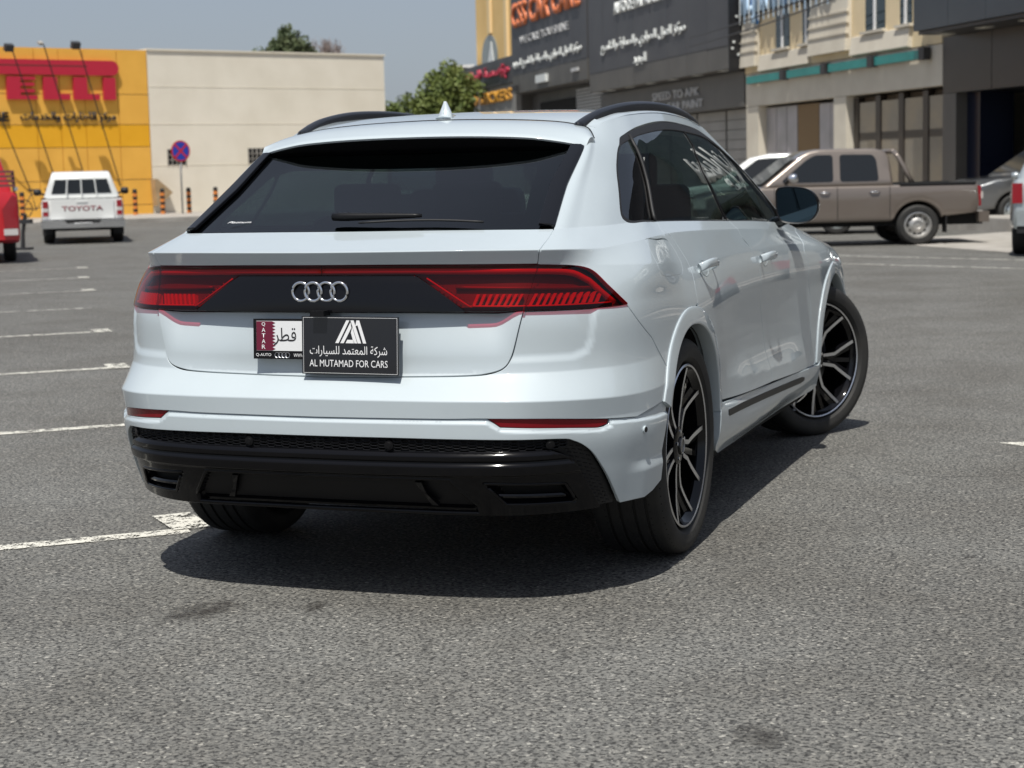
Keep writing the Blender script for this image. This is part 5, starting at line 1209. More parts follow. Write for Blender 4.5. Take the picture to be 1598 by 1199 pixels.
lprism('slanted_ledge', [(.0, 4.30), (.15, 4.34), (.07, 4.82), (0, 4.84)], -8.1, -4.5, CREAM2, cb, RFl @ Matrix(((0, 0, 1, 0), (0, 1, 0, 0), (1, 0, 0, 0), (0, 0, 0, 1))))
DOORB = principled('ochre_door', (.17, .095, .025), .5); FROST = noise_mat('frosted_poster', (.30, .29, .29), (.38, .36, .37), 1.5, .4)
for k in range(3): B('door_leaf', -15.42+k*.85, -14.62+k*.85, .28, 3.18, -.35, -.30, FROST, cb)
B('brown_door', -12.85, -11.25, .28, 3.18, -.35, -.30, DOORB, cb)
for k in range(2): B('door_leaf', -11.2+k*.82, -10.42+k*.82, .28, 3.15, -.35, -.30, FROST, cb)
RPANE = noise_mat('painted_reflection_pane', (.15, .135, .115), (.21, .17, .12), .9, .12)  # tan of the mirrored surroundings painted into the opaque pane colour
BRN = principled('dark_brown_frame', (.022, .016, .013), .4)
B('shopfront_back', -8.68, -2.9, .28, 3.2, -.8, -.42, principled('shop_inside_tan', (.105, .075, .045), .8), cb)
for k in range(5): x = -8.6+k*1.42; B('frame_post', x, x+.30 if k < 4 else x+.1, .28, 3.2, -.40, -.22, BRN, cb)
for k in range(4): x = -8.30+k*1.42; B('shop_pane', x, x+1.12, .30, 3.05, -.36, -.25, RPANE, cb); B('poster_band', x+.02, x+1.10, 2.02, 2.22, -.249, -.24, BRN, cb)
# slatted billboard in blue and white on the roof edge
bb = bld('roof_billboard', 'blue and white slatted sign high on the cream building, cut off by the picture edge', 'sign')
TX('AL JAMAN TRADING', -12.8, 6.55, 7.2, 1.5, .14, BLET, bb, False, .10, .03); TX('AL JAMAN TRADING', -12.75, 6.52, 7.2, 1.5, .06, DBL, bb, False, .05, .04)
for k in range(18):
    x = -16.3+k*.41; B('slat', x, x+.05, 5.85, 7.3, .245, .26, (WLET, BLET)[k % 2], bb)
B('rail', -16.4, -9.0, 6.1, 6.16, .10, .15, STEEL, bb); B('rail', -16.4, -9.0, 6.9, 6.96, .10, .15, STEEL, bb)
for x in (-16, -12, -9.2): B('bracket', x, x+.06, 6.0, 6.06, .0, .10, STEEL, bb)
# overhead cables
for k, (z0, z1) in enumerate(((5.50, 6.35), (5.23, 6.05))):
    P = []
    for t in np.linspace(0, 1, 24): P.append(RF @ Vector((-17+t*17, z0+(z1-z0)*t-.5*math.sin(math.pi*t)*.35, 1.7)))
    mb = MB(); mb.tube(P, .022, 5); tag(mb.build('cable', STEEL), ('upper' if k == 0 else 'lower')+' black cable strung across the front of the cream building', 'cable', 'overhead cables')
# car care sign blocks
s2 = bld('charcoal_shop', 'large charcoal clad shop with white script sign and side return panel')
B('core', -33.2, -16.55, 4.42, 9.6, -10, -.1, CHAR, s2)
boards(s2, -32.9, -16.55, 5.24, 9.6, -.08, .55, CHAR, 8); boards(s2, -32.9, -16.55, 4.50, 5.23, -.08, .54, CHAR2, 8, 'lower_cladding')
B('side_return', -16.54, -16.50, 4.42, 9.6, -.05, .55, BLKC, s2)
for d_, z in ((.1, 6.6), (.25, 6.1), (.4, 5.1), (.2, 4.9), (.35, 5.3)): B('stud', -16.50, -16.46, z, z+.07, d_, d_+.07, WLET, s2)
TX('مركز العزل الحراري والحماية والتلميع', -25.85, 6.12, 10.3, .52, .56, WLET, s2, True, .05); TX('الجديد', -25.9, 5.42, 1.5, .42, .56, WLET, s2, True, .05)
TX('AUTO DETAILING CENTER', -25.6, 7.52, 7.0, .45, .56, WLET, s2, False, .06, .01); TX('AUTO CARE', -25.6, 8.5, 6.8, .9, .56, WLET, s2, False, .06, .02)
B('recess_wall', -33.2, -16.6, .26, 4.41, -2, -.6, CHAR2, s2); B('lower_fascia', -33.2, -16.6, 3.30, 4.41, -.58, .0, CHAR2, s2)
TX('SPEED TO APK', -23.5, 4.0, 5.2, .28, .01, GLET, s2, False, .05); TX('FOR CAR PAINT', -23.3, 3.58, 5.6, .28, .01, GLET, s2, False, .05)
SHUT = noise_mat('grey_shutter', (.24, .235, .22), (.29, .28, .265), 1, .5)
for k in range(6): x = -34.5+k*3.0; [B('shutter_slat', x, x+2.8, .3+j*.33, .3+j*.33+.31, -.55, -.48, SHUT, s2) for j in range(9)]
for k in range(6): B('downlight', -31+k*2.6, -30.5+k*2.6, 4.48, 4.495, .15, .4, WLET, s2)
s1 = bld('car_care_shop', 'dark grey shop with bold orange lettering and white tagline')
B('core', -47.2, -33.3, 5.1, 12, -10, -.1, CHAR, s1); boards(s1, -46.75, -33.35, 5.95, 12, -.08, .5, CHAR, 6); boards(s1, -46.75, -33.35, 5.09, 5.94, -.08, .49, CHAR2, 6, 'lower_cladding')
TX('CSS CAR CARE', -40.3, 8.72, 12.1, 1.15, .51, OLET, s1, False, .10, .02); TX('WE CARE YOU SHINE', -40.5, 7.50, 8.7, .34, .51, GLET, s1, False, .05)
TX('مركز العزل الحراري والصيانة والتلميع الجديد', -40.3, 6.42, 12.3, .52, .51, WLET, s1, True, .05)
B('small_box_sign', -41.6, -39.8, 5.34, 5.68, .505, .65, WLET, s1); B('small_box_sign', -35.6, -34.6, 5.5, 5.64, .505, .6, GLET, s1)
B('small_lamp', -45.9, -45.5, 5.2, 5.45, .505, .7, STEEL, s1)
B('lower_wall', -47.2, -33.3, .26, 5.08, -2, -.6, CHAR2, s1); B('lower_opening', -45.5, -39, .3, 4.6, -.58, -.55, DARKIN, s1)
for k in range(9): B('vent_louvre', -38.8, -34.3, 3.7+k*.14, 3.78+k*.14, -.58, -.50, GLET, s1)
s0 = bld('red_sign_shop', 'low grey shop with red script lettering above amber lettering')
B('core', -61.1, -47.3, .26, 7.0, -8, -.1, CHAR2, s0); boards(s0, -61.1, -47.4, 5.70, 7.0, -.08, .3, CHAR, 5); B('upper_band', -61.1, -47.4, 4.1, 5.68, -.09, .2, SHUT, s0)
TX('مؤسسة الطاهري', -54.4, 6.34, 12.6, .78, .31, ARED, s0, True, .08, .03); TX('AUTO STICKERS', -54.4, 5.18, 12.8, .6, .21, AORG, s0, False, .08, .03)
ROT_ = RFl @ Matrix(((0, 0, 1, 0), (0, 1, 0, 0), (1, 0, 0, 0), (0, 0, 0, 1)))
lprism('roof_sheet', [(-.2, 7.05), (.8, 7.10), (.8, 7.2), (-.2, 7.25)], -61.8, -58.6, WHITETXT, s0, ROT_)
tb = bld('yellow_tower', 'tall ochre building with an arched window rising behind the red script sign')
YT = noise_mat('tower_ochre', (.74, .49, .19), (.80, .54, .22), .8, .85); TTR = principled('tower_trim', (.82, .62, .34), .8)
B('wall', -60.4, -47.3, 0, 16, -14, -8.05, YT, tb)
B('wall_front', -60.4, -47.3, 7.01, 16, -8.0, -.75, YT, tb)
for x in (-56.7, -52.8): B('pilaster', x-.30, x+.30, 8.75 if x < -55 else 7.02, 16, -.75, -.62, TTR, tb)
wn = empty('arched_window', (0, 0, 0), 0, tb)
ar_ = [(-58.9, 7.02)]+[(-57.0+1.9*math.cos(a), 7.5+1.2*math.sin(a)) for a in np.linspace(math.pi, 0, 20)]+[(-55.1, 7.02)]
lprism('pane', ar_, -.745, -.70, principled('arch_glass', (.20, .22, .20), .2), wn, RFl)
lprism('blind', [(-57.4, 7.05), (-55.8, 7.05), (-56.4, 8.3)], -.69, -.66, WLET, wn, RFl)
# more of the row, nearer than the frame: seen only as reflections in the suv's flank
er = bld('grey_showroom', 'long charcoal showroom with big white lettering continuing the shop row')
B('core', 12.6, 52, 0, 8.5, -10, -.2, CHAR2, er); boards(er, 12.6, 52, 3.6, 8.5, -.18, .8, CHAR, 10); B('light_band', 12.6, 52, .3, 3.4, -.18, -.1, CREAM2, er)
TX('CSS', 26, 6.2, 9, 2.6, .82, WLET, er, False, .12, .05)
# raised pavement in front of the row
mb = MB(); mb.box(-120, 60, 0, .26, .02, 3.4, M=RF); tag(mb.build('pavement', CONC), kind='structure')
mb = MB(); mb.add([(-1.25, 25.25, .006), (.35, 22.9, .006), (9.5, 15.5, .006), (13, 22, .006), (-.25, 30.8, .006), (-2.0, 27.8, .006)], [(0, 1, 2, 3, 4, 5)]); tag(mb.build('concrete_apron', CONC), kind='structure')

# ------------------------------------------------------------------ trees
def leafmat(name, c1, c2):
    m = noise_mat(name, c1, c2, 1.5, .6); N, L, b = nodes(m); b.inputs['Specular IOR Level'].default_value = .3; return m
LEAF = leafmat('leaf_green', (.07, .105, .022), (.16, .19, .05)); LEAF2 = leafmat('leaf_dark', (.06, .085, .035), (.11, .13, .06)); TWIG = principled('bare_twigs', (.22, .17, .15), .9); BARK = noise_mat('bark', (.10, .075, .05), (.16, .12, .085), 8, .9)
def tree(name, label, loc, h, blobs, leaf, nleaf=2600, ls=.13, bare=False):
    rnd = random.Random(hash(label) % 9999 if False else len(label)*7+int(h*10)); t = empty(name, loc); tag(t, label, 'tree')
    mb = MB(); mb.tube([(0, 0, 0), (.05, .02, h*.3), (-.05, .05, h*.55)], [.18, .13, .09], 8)
    for (bx, by, bz, br) in blobs: mb.tube([(-.05, .05, h*.5), ((bx-.05)/2, by/2, (h*.5+bz)/2+.1), (bx, by, bz)], [.08, .05, .02], 6)
    mb.build('trunk', BARK, t, smooth=True)
    V = []; F = []
    tot = sum(b[3]**2 for b in blobs)
    for (bx, by, bz, br) in blobs:
        subs = [(bx+rnd.gauss(0, br*.42), by+rnd.gauss(0, br*.42), bz+rnd.gauss(0, br*.40), br*rnd.uniform(.28, .55)) for _ in range(22)]
        for _ in range(int(nleaf*br**2/tot)):
            sx, sy, sz, sr = rnd.choice(subs)
            while True:
                d = Vector((rnd.uniform(-1, 1), rnd.uniform(-1, 1), rnd.uniform(-1, 1)))
                if d.length < 1: break
            c = Vector((sx, sy, sz))+d*sr; a = Vector((rnd.gauss(0, 1), rnd.gauss(0, 1), rnd.gauss(0, 1))).normalized(); b_ = a.orthogonal().normalized(); s_ = ls*rnd.uniform(.6, 1.3)
            if bare: a = (a+Vector((0, 0, 1.2))).normalized(); i = len(V); V += [c, c+a*s_*3, c+a*s_*3+b_*.02, c+b_*.02]; F.append((i, i+1, i+2, i+3)); continue
            i = len(V); V += [c+a*s_, c+b_*s_*.55, c-a*s_, c-b_*s_*.55]; F.append((i, i+1, i+2, i+3))
    tag(meshobj('crown', V, F, leaf, t), kind='stuff'); return t
tree('tree', 'dense green tree standing between the white building and the red sign shop', (-33.2, 82.7, 0), 6.9, [(-.3,0,5.1,1.3),(.8,0,5.4,1.2),(.3,.2,5.9,1.0),(-.8,0,4.3,1.0),(.9,.1,4.2,1.1),(0,0,3.6,1.2),(1.2,0,4.9,1.0),(.1,0,4.7,1.2)], LEAF, 17000, .11)
tree('tree', 'dark green treetop showing above the left part of the cream building roof', (-40.6, 80.0, 0), 9.2, [(-.1,0,8.0,.9),(.15,0,8.5,.6),(-1.1,0,7.6,.75),(1.0,.4,7.5,.8),(0,0,7.3,1.0),(-.6,0,7.4,.8),(.5,0,7.7,.8)], LEAF2, 9000, .10)
tree('tree', 'bare twiggy treetop beside the dark green treetop', (-38.9, 81.0, 0), 8.5, [(0,0,7.8,.75),(.6,0,7.6,.6),(-.4,0,7.4,.5)], TWIG, 1500, .10, True)
tree('tree', 'small pale green tree low against the end of the cream building', (-33.9, 77.3, 0), 4.9, [(0,0,4.2,.75),(.6,0,3.9,.6),(-.5,0,4.1,.5),(.9,0,3.7,.6)], LEAF, 4200, .10)
# ------------------------------------------------------------------ other vehicles
def vshell(name, outline, xf, mat, par, r=.045, arches=(), smooth=45):
    """body solid from a side outline (y,z): flat-ish flanks following xf(y,z), rounded rim"""
    o = [tuple(p) for p in outline]
    if area(o) < 0: o = o[::-1]
    dens = []
    for i in range(len(o)):
        a = o[i]; b = o[(i+1) % len(o)]; k = max(1, int(math.hypot(b[0]-a[0], b[1]-a[1])/.12)); dens += [(a[0]+(b[0]-a[0])*t/k, a[1]+(b[1]-a[1])*t/k) for t in range(k)]
    o = dens; ins = [tuple(p) for p in inset(o, r)]; mid = [tuple(p) for p in inset(o, r*.3)]
    A = np.array(ins); lo = A.min(0); hi = A.max(0); G = np.meshgrid(np.arange(lo[0], hi[0], .15), np.arange(lo[1], hi[1], .10), indexing='ij'); x = G[0].ravel(); y = G[1].ravel()
    ok = inpoly(x, y, ins) & (segdist(x, y, ins) > .05); x, y = x[ok], y[ok]
    V2 = [Vector(p) for p in ins]+[Vector((a, b)) for a, b in zip(x, y)]; E2 = [(i, (i+1) % len(ins)) for i in range(len(ins))]
    vo, eo, fo, _, _, _ = delaunay_2d_cdt(V2, E2, [], 0, 1e-7); W = [(p.x, p.y) for p in vo]
    fo = [f for f in fo if inpoly(np.array([sum(W[i][0] for i in f)/3]), np.array([sum(W[i][1] for i in f)/3]), ins)[0]]
    V = []; F = []
    for s in (1, -1):
        b = len(V); V += [(s*xf(p[0], p[1]), p[0], p[1]) for p in W]; F += [tuple(b+i for i in (f if s > 0 else f[::-1])) for f in fo]
    n = len(o); rings = []
    for (pts, dx) in ((ins, 0), (mid, r*.3), (o, r)):
        rings.append([(xf(*ins[i])-dx, pts[i][0], pts[i][1]) for i in range(n)])
    for s in (1, -1):
        b = len(V)
        for rg_ in rings: V += [(s*p[0], p[1], p[2]) for p in rg_]
        for q in range(2):
            for i in range(n):
                j = (i+1) % n; f = (b+q*n+i, b+(q+1)*n+i, b+(q+1)*n+j, b+q*n+j); F.append(f if s > 0 else f[::-1])
    bR = len(V)-3*n-3*n+2*n; bL = len(V)-3*n+2*n
    for i in range(n):
        j = (i+1) % n; F.append((bR+i, bL+i, bL+j, bR+j))
    ob = meshobj(name, V, F, mat, par, smooth=True)
    bm = bmesh.new(); bm.from_mesh(ob.data); bmesh.ops.remove_doubles(bm, verts=bm.verts, dist=.0005); bmesh.ops.recalc_face_normals(bm, faces=bm.faces)
    for e in bm.edges:
        if len(e.link_faces) != 2 or e.calc_face_angle(0) > R(smooth): e.smooth = False
    bm.to_mesh(ob.data); bm.free(); return ob
def sidepane(name, pts, xf, mat, par, off=.004, s_=(1, -1), rr_=.0):
    if area(pts) < 0: pts = pts[::-1]
    for s in s_:
        n = len(pts); V = [(s*(xf(*p)+off), p[0], p[1]) for p in pts]+[(s*(xf(*p)-.03), p[0], p[1]) for p in pts]
        F = [tuple(range(n))]+[(i, i+n, (i+1) % n+n, (i+1) % n) for i in range(n)]
        if s < 0: F = [f[::-1] for f in F]
        meshobj(name, V, F, mat, par)
def rnd_poly(pts, r=.05, k=4):
    out = []; n = len(pts)
    for i in range(n):
        p0 = Vector(pts[i-1]); p1 = Vector(pts[i]); p2 = Vector(pts[(i+1) % n]); a = (p0-p1).normalized()*min(r, (p0-p1).length*.45); b = (p2-p1).normalized()*min(r, (p2-p1).length*.45)
        for t in np.linspace(0, 1, k): out.append(tuple((p1+a)*(1-t)**2+p1*2*t*(1-t)+(p1+b)*t*t))
    return out
def archcut(cy, r_, base, cz=.38, n=14): 
    a0 = math.asin((base-cz)/r_); return [(cy+r_*math.cos(a), cz+r_*math.sin(a)) for a in np.linspace(a0, math.pi-a0, n)]
GLDK = glass_mat('vehicle_glass_dark', (.10, .12, .12), 1.); GLCL = glass_mat('vehicle_glass', (.45, .50, .47), 1.)
STW = principled('steel_wheel', (.48, .47, .45), .4, .7); TAILR = principled('tail_red', (.26, .008, .015), .2, 0, 1); LAMPW = principled('lamp_clear', (.55, .52, .50), .15, 0, 1); ORN = principled('indicator_orange', (.6, .2, .03), .3)
def small_wheel(par, x, y, z=.37, rt=.37, w_=.24, steel=True, rim_mat=None):
    wh = empty('wheel', (x, y, z), 0, par); s = 1 if x > 0 else -1; h = w_/2
    mb = MB(); mb.revolve([(-h*.7, rt*.62), (-h, rt*.70), (-h, rt*.90), (-h*.75, rt), (h*.75, rt), (h, rt*.90), (h, rt*.70), (h*.7, rt*.62)], 40); mb.build('tyre', TYRE, wh, angle=35)
    mb = MB(); mb.revolve([(s*h*.85, rt*.66), (s*h*.90, rt*.60), (s*h*.55, rt*.56), (s*h*.30, rt*.46), (s*h*.62, rt*.34), (s*h*.70, rt*.20), (s*h*.55, rt*.16), (s*h*.6, 0)], 32); mb.build('rim', rim_mat or STW, wh, angle=35)
    for k in range(10):
        a = 2*math.pi*k/10; mb = MB(); p = (s*(h*.42+.01), rt*.44*math.cos(a), rt*.44*math.sin(a)); mb.revolve([(0, 0), (s*.004, .0)], 3) if False else mb.tube([(s*(h*.36), p[1], p[2]), (s*(h*.50), p[1], p[2])], .018, 6); mb.build('wheel_hole', DARKIN, wh)
    return wh
def pickup(label, paint, loc, rz, scale=1., txt=None, bar=False, group=None, rear_clear=True, small=False):
    v = empty('pickup_truck', loc, rz); v.scale = (scale, scale, scale*(.94 if bar else .92)); tag(v, label, 'pickup', group)
    xf = lambda y, z: .915-.035*max(0, (z-.95))/.2-.05*max(0, .55-z)-.12*max(0, y-4.6)
    base = .50; A1 = archcut(1.28, .43, base); A2 = archcut(4.36, .43, base)
    body = [(.05, .58), (.0, .75), (.03, 1.10), (1.60, 1.115), (1.62, 1.10), (4.0, 1.12), (4.75, 1.05), (5.15, .93), (5.28, .70), (5.26, .42), (4.80, .42)]+A2+[(3.92, .45), (1.75, .45)]+A1+[(.80, .52)]
    TY = .20; body = [(TY+.05, .58), (.84, .52)]+A1[::-1]+[(1.75, .45), (3.90, .45)]+A2[::-1]+[(4.82, .44), (5.26, .42), (5.28, .70), (5.15, .93), (4.75, 1.05), (4.0, 1.12), (1.62, 1.115), (TY+.03, 1.115), (TY, .75)]
    bd = vshell('body', body, xf, paint, v, .04)
    # bed void: dark liner sheet and rails
    mb = MB(); mb.box(-.80, .80, TY+.06, 1.58, 1.118, 1.124); mb.build('bed_liner', DARKIN, v)
    for s in (1, -1): mb = MB(); mb.box(s*.86-.045, s*.86+.045, TY+.06, 1.6, 1.117, 1.150); mb.build('bed_rail', TRIM, v)
    gx = lambda y, z: .885-.33*(z-1.10)-(.0 if z < 1.12 else .0)
    cabp = [(1.70, 1.10), (1.74, 1.62), (1.82, 1.755), (2.0, 1.80), (2.95, 1.81), (3.15, 1.775), (3.30, 1.70), (4.05, 1.10)]
    pil = vshell('cab', cabp, gx, paint, v, .05)
    for pts in ([(1.96,1.20),(1.98,1.60),(2.04,1.69),(2.62,1.70),(2.64,1.20)], [(2.76,1.20),(2.74,1.70),(3.05,1.70),(3.20,1.62),(3.66,1.24),(3.64,1.20)]):
        sidepane('side_window', rnd_poly(pts, .06), gx, GLDK if False else SHOPG, v, .006)
    # windscreen
    V = []; pw = [(3.36, 1.655, .64), (3.98, 1.155, .80)]
    for y, z, x in pw: V += [(-x, y+.035, z+.03), (x, y+.035, z+.03)]
    meshobj('windscreen', V, [(0, 1, 3, 2)], SHOPG, v)
    # rear window with sliding panes
    n0 = 4
    for k in range(n0):
        xa = -.66+1.32*k/n0+.015; xb = -.66+1.32*(k+1)/n0-.015
        za, zb_ = 1.24, 1.60
        sk_ = .10; V = [(xa*1.08, 1.70, za), (xb*1.08, 1.70, za), (xb*.93, 1.723, zb_), (xa*.93, 1.723, zb_)]
        meshobj('rear_window_pane', V, [(0, 1, 2, 3)], SHOPG, v)
    for x in (-.33, 0, .33): mb = MB(); mb.tube([(x*1.06, 1.66, 1.13), (x*.95, 1.69, 1.64)], .018, 6); mb.build('window_guard', paint, v)
    # seams, handles
    for y in (1.78, 2.70, 3.80):
        P = [(y, z) for z in np.linspace(.50, 1.10, 8)]; [None for _ in ()]
        for s in (1, -1): mb = MB(); mb.tube([(s*(xf(*p)+.0015), p[0], p[1]) for p in P], .006, 4); mb.build('door_seam', TRIM, v)
    for y in (2.05, 2.92):
        for s in (1, -1): mb = MB(); mb.tube([(s*(xf(y, 1.0)+.004), y-.09, 1.0), (s*(xf(y, 1.0)+.035), y-.06, 1.0), (s*(xf(y, 1.0)+.035), y+.06, 1.0), (s*(xf(y, 1.0)+.004), y+.09, 1.0)], .013, 6); mb.build('door_handle', CHROME, v, smooth=True)
    for s in (1, -1):
        mr = empty('wing_mirror', (0, 0, 0), 0, v)
        mb = MB(); mb.tube([(s*.86, 3.60, 1.20), (s*.99, 3.56, 1.25)], .03, 6); mb.build('mirror_arm', TRIM, mr)
        mb = MB(); mb.tube([(s*.95, 3.50, 1.28), (s*1.00, 3.50, 1.28), (s*1.10, 3.50, 1.28), (s*1.14, 3.50, 1.28)], [.05, .09, .09, .06], 12); mb.build('mirror_shell', CHROME if bar else TRIM, mr, smooth=True)
    # tail: gate panel, lamps, bumper, plate
    tg = empty('tailgate', (0, TY, 0), 0, v)
    mb = MB(); mb.box(-.70, .70, -.022, .01, .62, 1.10); mb.build('gate_panel', paint, tg)
    mb = MB(); mb.box(-.12, .12, -.036, -.023, 1.02, 1.07); mb.build('gate_handle', paint, tg)
    if txt: write('lettering', txt, .92, .125, principled('lettering_red', (.20, .03, .04), .5) if 'lettering_red' not in bpy.data.materials else bpy.data.materials['lettering_red'], tg, frame((0, -.023, .88), (1, 0, 0), (0, 0, 1)), .004, bold=.02)
    for s in (1, -1):
        tl_ = empty('tail_lamp', (0, TY, 0), 0, v)
        for z0, z1, m_ in ((.90, 1.07, TAILR), (.81, .895, LAMPW if not bar else TAILR), (.70, .805, TAILR)):
            mb = MB(); mb.box(s*.825-.058, s*.825+.058, -.03, .16, z0, z1); ob = mb.build('lens', m_, tl_)
    mb = MB(); mb.prism([(-.94, .40), (.94, .40), (.94, .60), (.42, .60), (.36, .52), (-.36, .52), (-.42, .60), (-.94, .60)], -.02, .16, Matrix(((1,0,0,0),(0,0,-1,0),(0,1,0,0),(0,0,0,1)))); mb.build('rear_bumper', CHROME if not bar else paint, v).location.y = TY
    mb = MB(); mb.box(-.30, .30, -.12, .0, .36, .55); mb.build('bumper_step', TRIM, v).location.y = TY
    mb = MB(); mb.box(-.20, .20, -.135, -.122, .41, .53); mb.build('number_plate', WHITETXT, v).location.y = TY
    mb = MB(); mb.box(-.15, .15, -.137, -.1355, .43, .51); mb.build('plate_digits', BLACKTXT, bpy.data.objects[v.name]) if False else None
    mb = MB(); mb.box(-.75, .75, .1, 5.0, .36, .56); mb.build('chassis', DARKIN, v)
    mb = MB(); mb.tube([(-.75, 1.28, .37), (.75, 1.28, .37)], .07, 8); mb.tube([(0, 1.28, .33), (0, 1.28, .41)], .15, 10); mb.build('rear_axle', DARKIN, v)
    for cy in (1.28, 4.36):
        for s in (1, -1):
            small_wheel(v, s*.79, cy)
            mb = MB(); V = []; F = []
            for a in np.linspace(R(10), R(170), 16):
                for x in (.45, .885): V.append((s*x, cy+.44*math.cos(a), .38+.44*math.sin(a)))
            mb.add(V, [(2*i, 2*i+1, 2*i+3, 2*i+2) for i in range(15)]); c0 = [V[2*i] for i in range(16)]; mb.add(c0, [tuple(range(16))]); mb.build('wheel_housing', DARKIN, v)
            if cy < 2: mb = MB(); mb.box(s*.80-.12, s*.80+.12, cy-.50, cy-.48, .22, .52); mb.build('mud_flap', TRIM, v)
    mb = MB(); mb.box(-.70, .70, 5.2, 5.31, .58, .86); mb.build('grille', TRIM, v)
    for s in (1, -1): mb = MB(); mb.box(s*.74-.16, s*.74+.16, 5.0, 5.22, .76, .94); mb.build('headlamp', LAMPW, v)
    if bar:
        for s in (1, -1): mb = MB(); mb.tube([(s*.82, 1.36, 1.14), (s*.80, 1.46, 1.34), (s*.74, 1.60, 1.64), (s*.66, 1.66, 1.74)], .045, 8); mb.build('sports_bar', paint, v, smooth=True)
        mb = MB(); mb.tube([(-.66, 1.66, 1.74), (.66, 1.66, 1.74)], .045, 8); mb.build('sports_bar', paint, v, smooth=True)
    return v
PWHITE = principled('plain_white_paint', (.70, .71, .69), .3, 0, .8); PTAN = principled('bronze_metallic', (.185, .155, .132), .30, .35, 1.0); PRED = principled('red_paint', (.50, .008, .015), .3, 0, 1.0)
PSIL = principled('silver_paint', (.42, .46, .47), .25, .5, 1.0); PGREY = principled('grey_metallic', (.13, .135, .14), .3, .5, 1.0)
pickup('white pickup seen from behind, red lettering across its tailgate', PWHITE, (-20.22, 29.40, 0), R(33.6), .985, 'TOYOTA')
tp = pickup('bronze double-cab pickup parked side-on in front of the cream building', PTAN, (0, 0, 0), 0, .97, None, True)
# rear wheel contact point at (-1.31, 26.19); heading
hd_ = R(112); Rz = Matrix.Rotation(hd_, 3, 'Z'); off_ = Rz @ Vector((-.79, 1.28, 0))*.97
tp.rotation_euler = (0, 0, hd_); tp.location = (-1.36-off_.x, 25.80-off_.y, 0)
# lump of white concrete by the wheel
# red pickup, only its near corner in the frame
rp = empty('red_truck', (0, 0, 0)); tag(rp, 'bright red truck at the left edge with slatted rack above its tailgate', 'truck')
rp.location = (-16.99, 20.72, 0); rp.rotation_euler = (0, 0, R(36))
# local x: right edge of the tail near x=+1.02
xr_ = lambda y, z: 1.0-.03*max(0, z-.9)
vshell('body', [(.0, .42), (.15, .36), (4.8, .45), (4.9, 1.1), (3.6, 1.25), (.05, 1.25), (.0, 1.1)], xr_, PRED, rp, .06)
vshell('cab', [(1.9, 1.22), (2.0, 1.85), (2.3, 1.95), (3.2, 1.95), (3.9, 1.24)], lambda y, z: .93-.3*(z-1.2), PRED, rp, .05)
for s in (1, -1):
    mb = MB(); mb.prism([(s*.74, .62), (s*.97, .62), (s*.98, 1.15), (s*.90, 1.20), (s*.72, .95)], -.03, .03, Matrix(((1,0,0,0),(0,0,1,0),(0,1,0,0),(0,0,0,1)))); lm = mb.build('tail_lamp', TAILR, rp)
    mb = MB(); mb.box(s*.85-.12, s*.85+.12, -.045, .02, .50, .61); mb.build('reversing_lens', LAMPW, lm)
    mb = MB(); mb.box(s*.97-.03, s*.97+.03, .0, 1.8, 1.27, 1.33); mb.build('rack_rail', CHROME, rp)
    for y in (.05, .9, 1.75): mb = MB(); mb.tube([(s*.95, y, 1.25), (s*.93, y, 1.62)], .025, 6); mb.build('rack_post', STEEL, rp)
for z in (1.36, 1.44, 1.52, 1.60): mb = MB(); mb.box(-.95, .95, .02, .05, z-.022, z+.022); mb.build('rack_slat', principled('rack_rusty', (.16, .05, .045), .6) if 'rack_rusty' not in bpy.data.materials else bpy.data.materials['rack_rusty'], rp)
for s in (1, -1):
    for cy in (1.3, 4.1): small_wheel(rp, s*.82, cy, .37, .37, .22)
write('letter', 'O', .14, .14, WHITETXT, rp, frame((.10, -.003, 1.08), (1, 0, 0), (0, 0, 1)), .002)
# trailer jack
tj = empty('trailer_jack', (-19.95, 26.7, 0)); tag(tj, 'black trailer jack standing on the tarmac beside the red truck', 'trailer jack')
mb = MB(); mb.tube([(0, 0, .02), (.02, 0, .35), (.10, 0, .75)], [.05, .04, .04], 8); mb.build('post', STEEL, tj); mb = MB(); mb.box(-.18, .18, -.12, .12, 0.0, .05); mb.build('foot', STEEL, tj)
mb = MB(); mb.box(-.55, .25, -.05, .05, .55, .64); mb.build('drawbar', STEEL, tj); mb = MB(); mb.box(-.32, -.12, -.10, .10, .45, .95); mb.build('coupling_block', STEEL, tj)
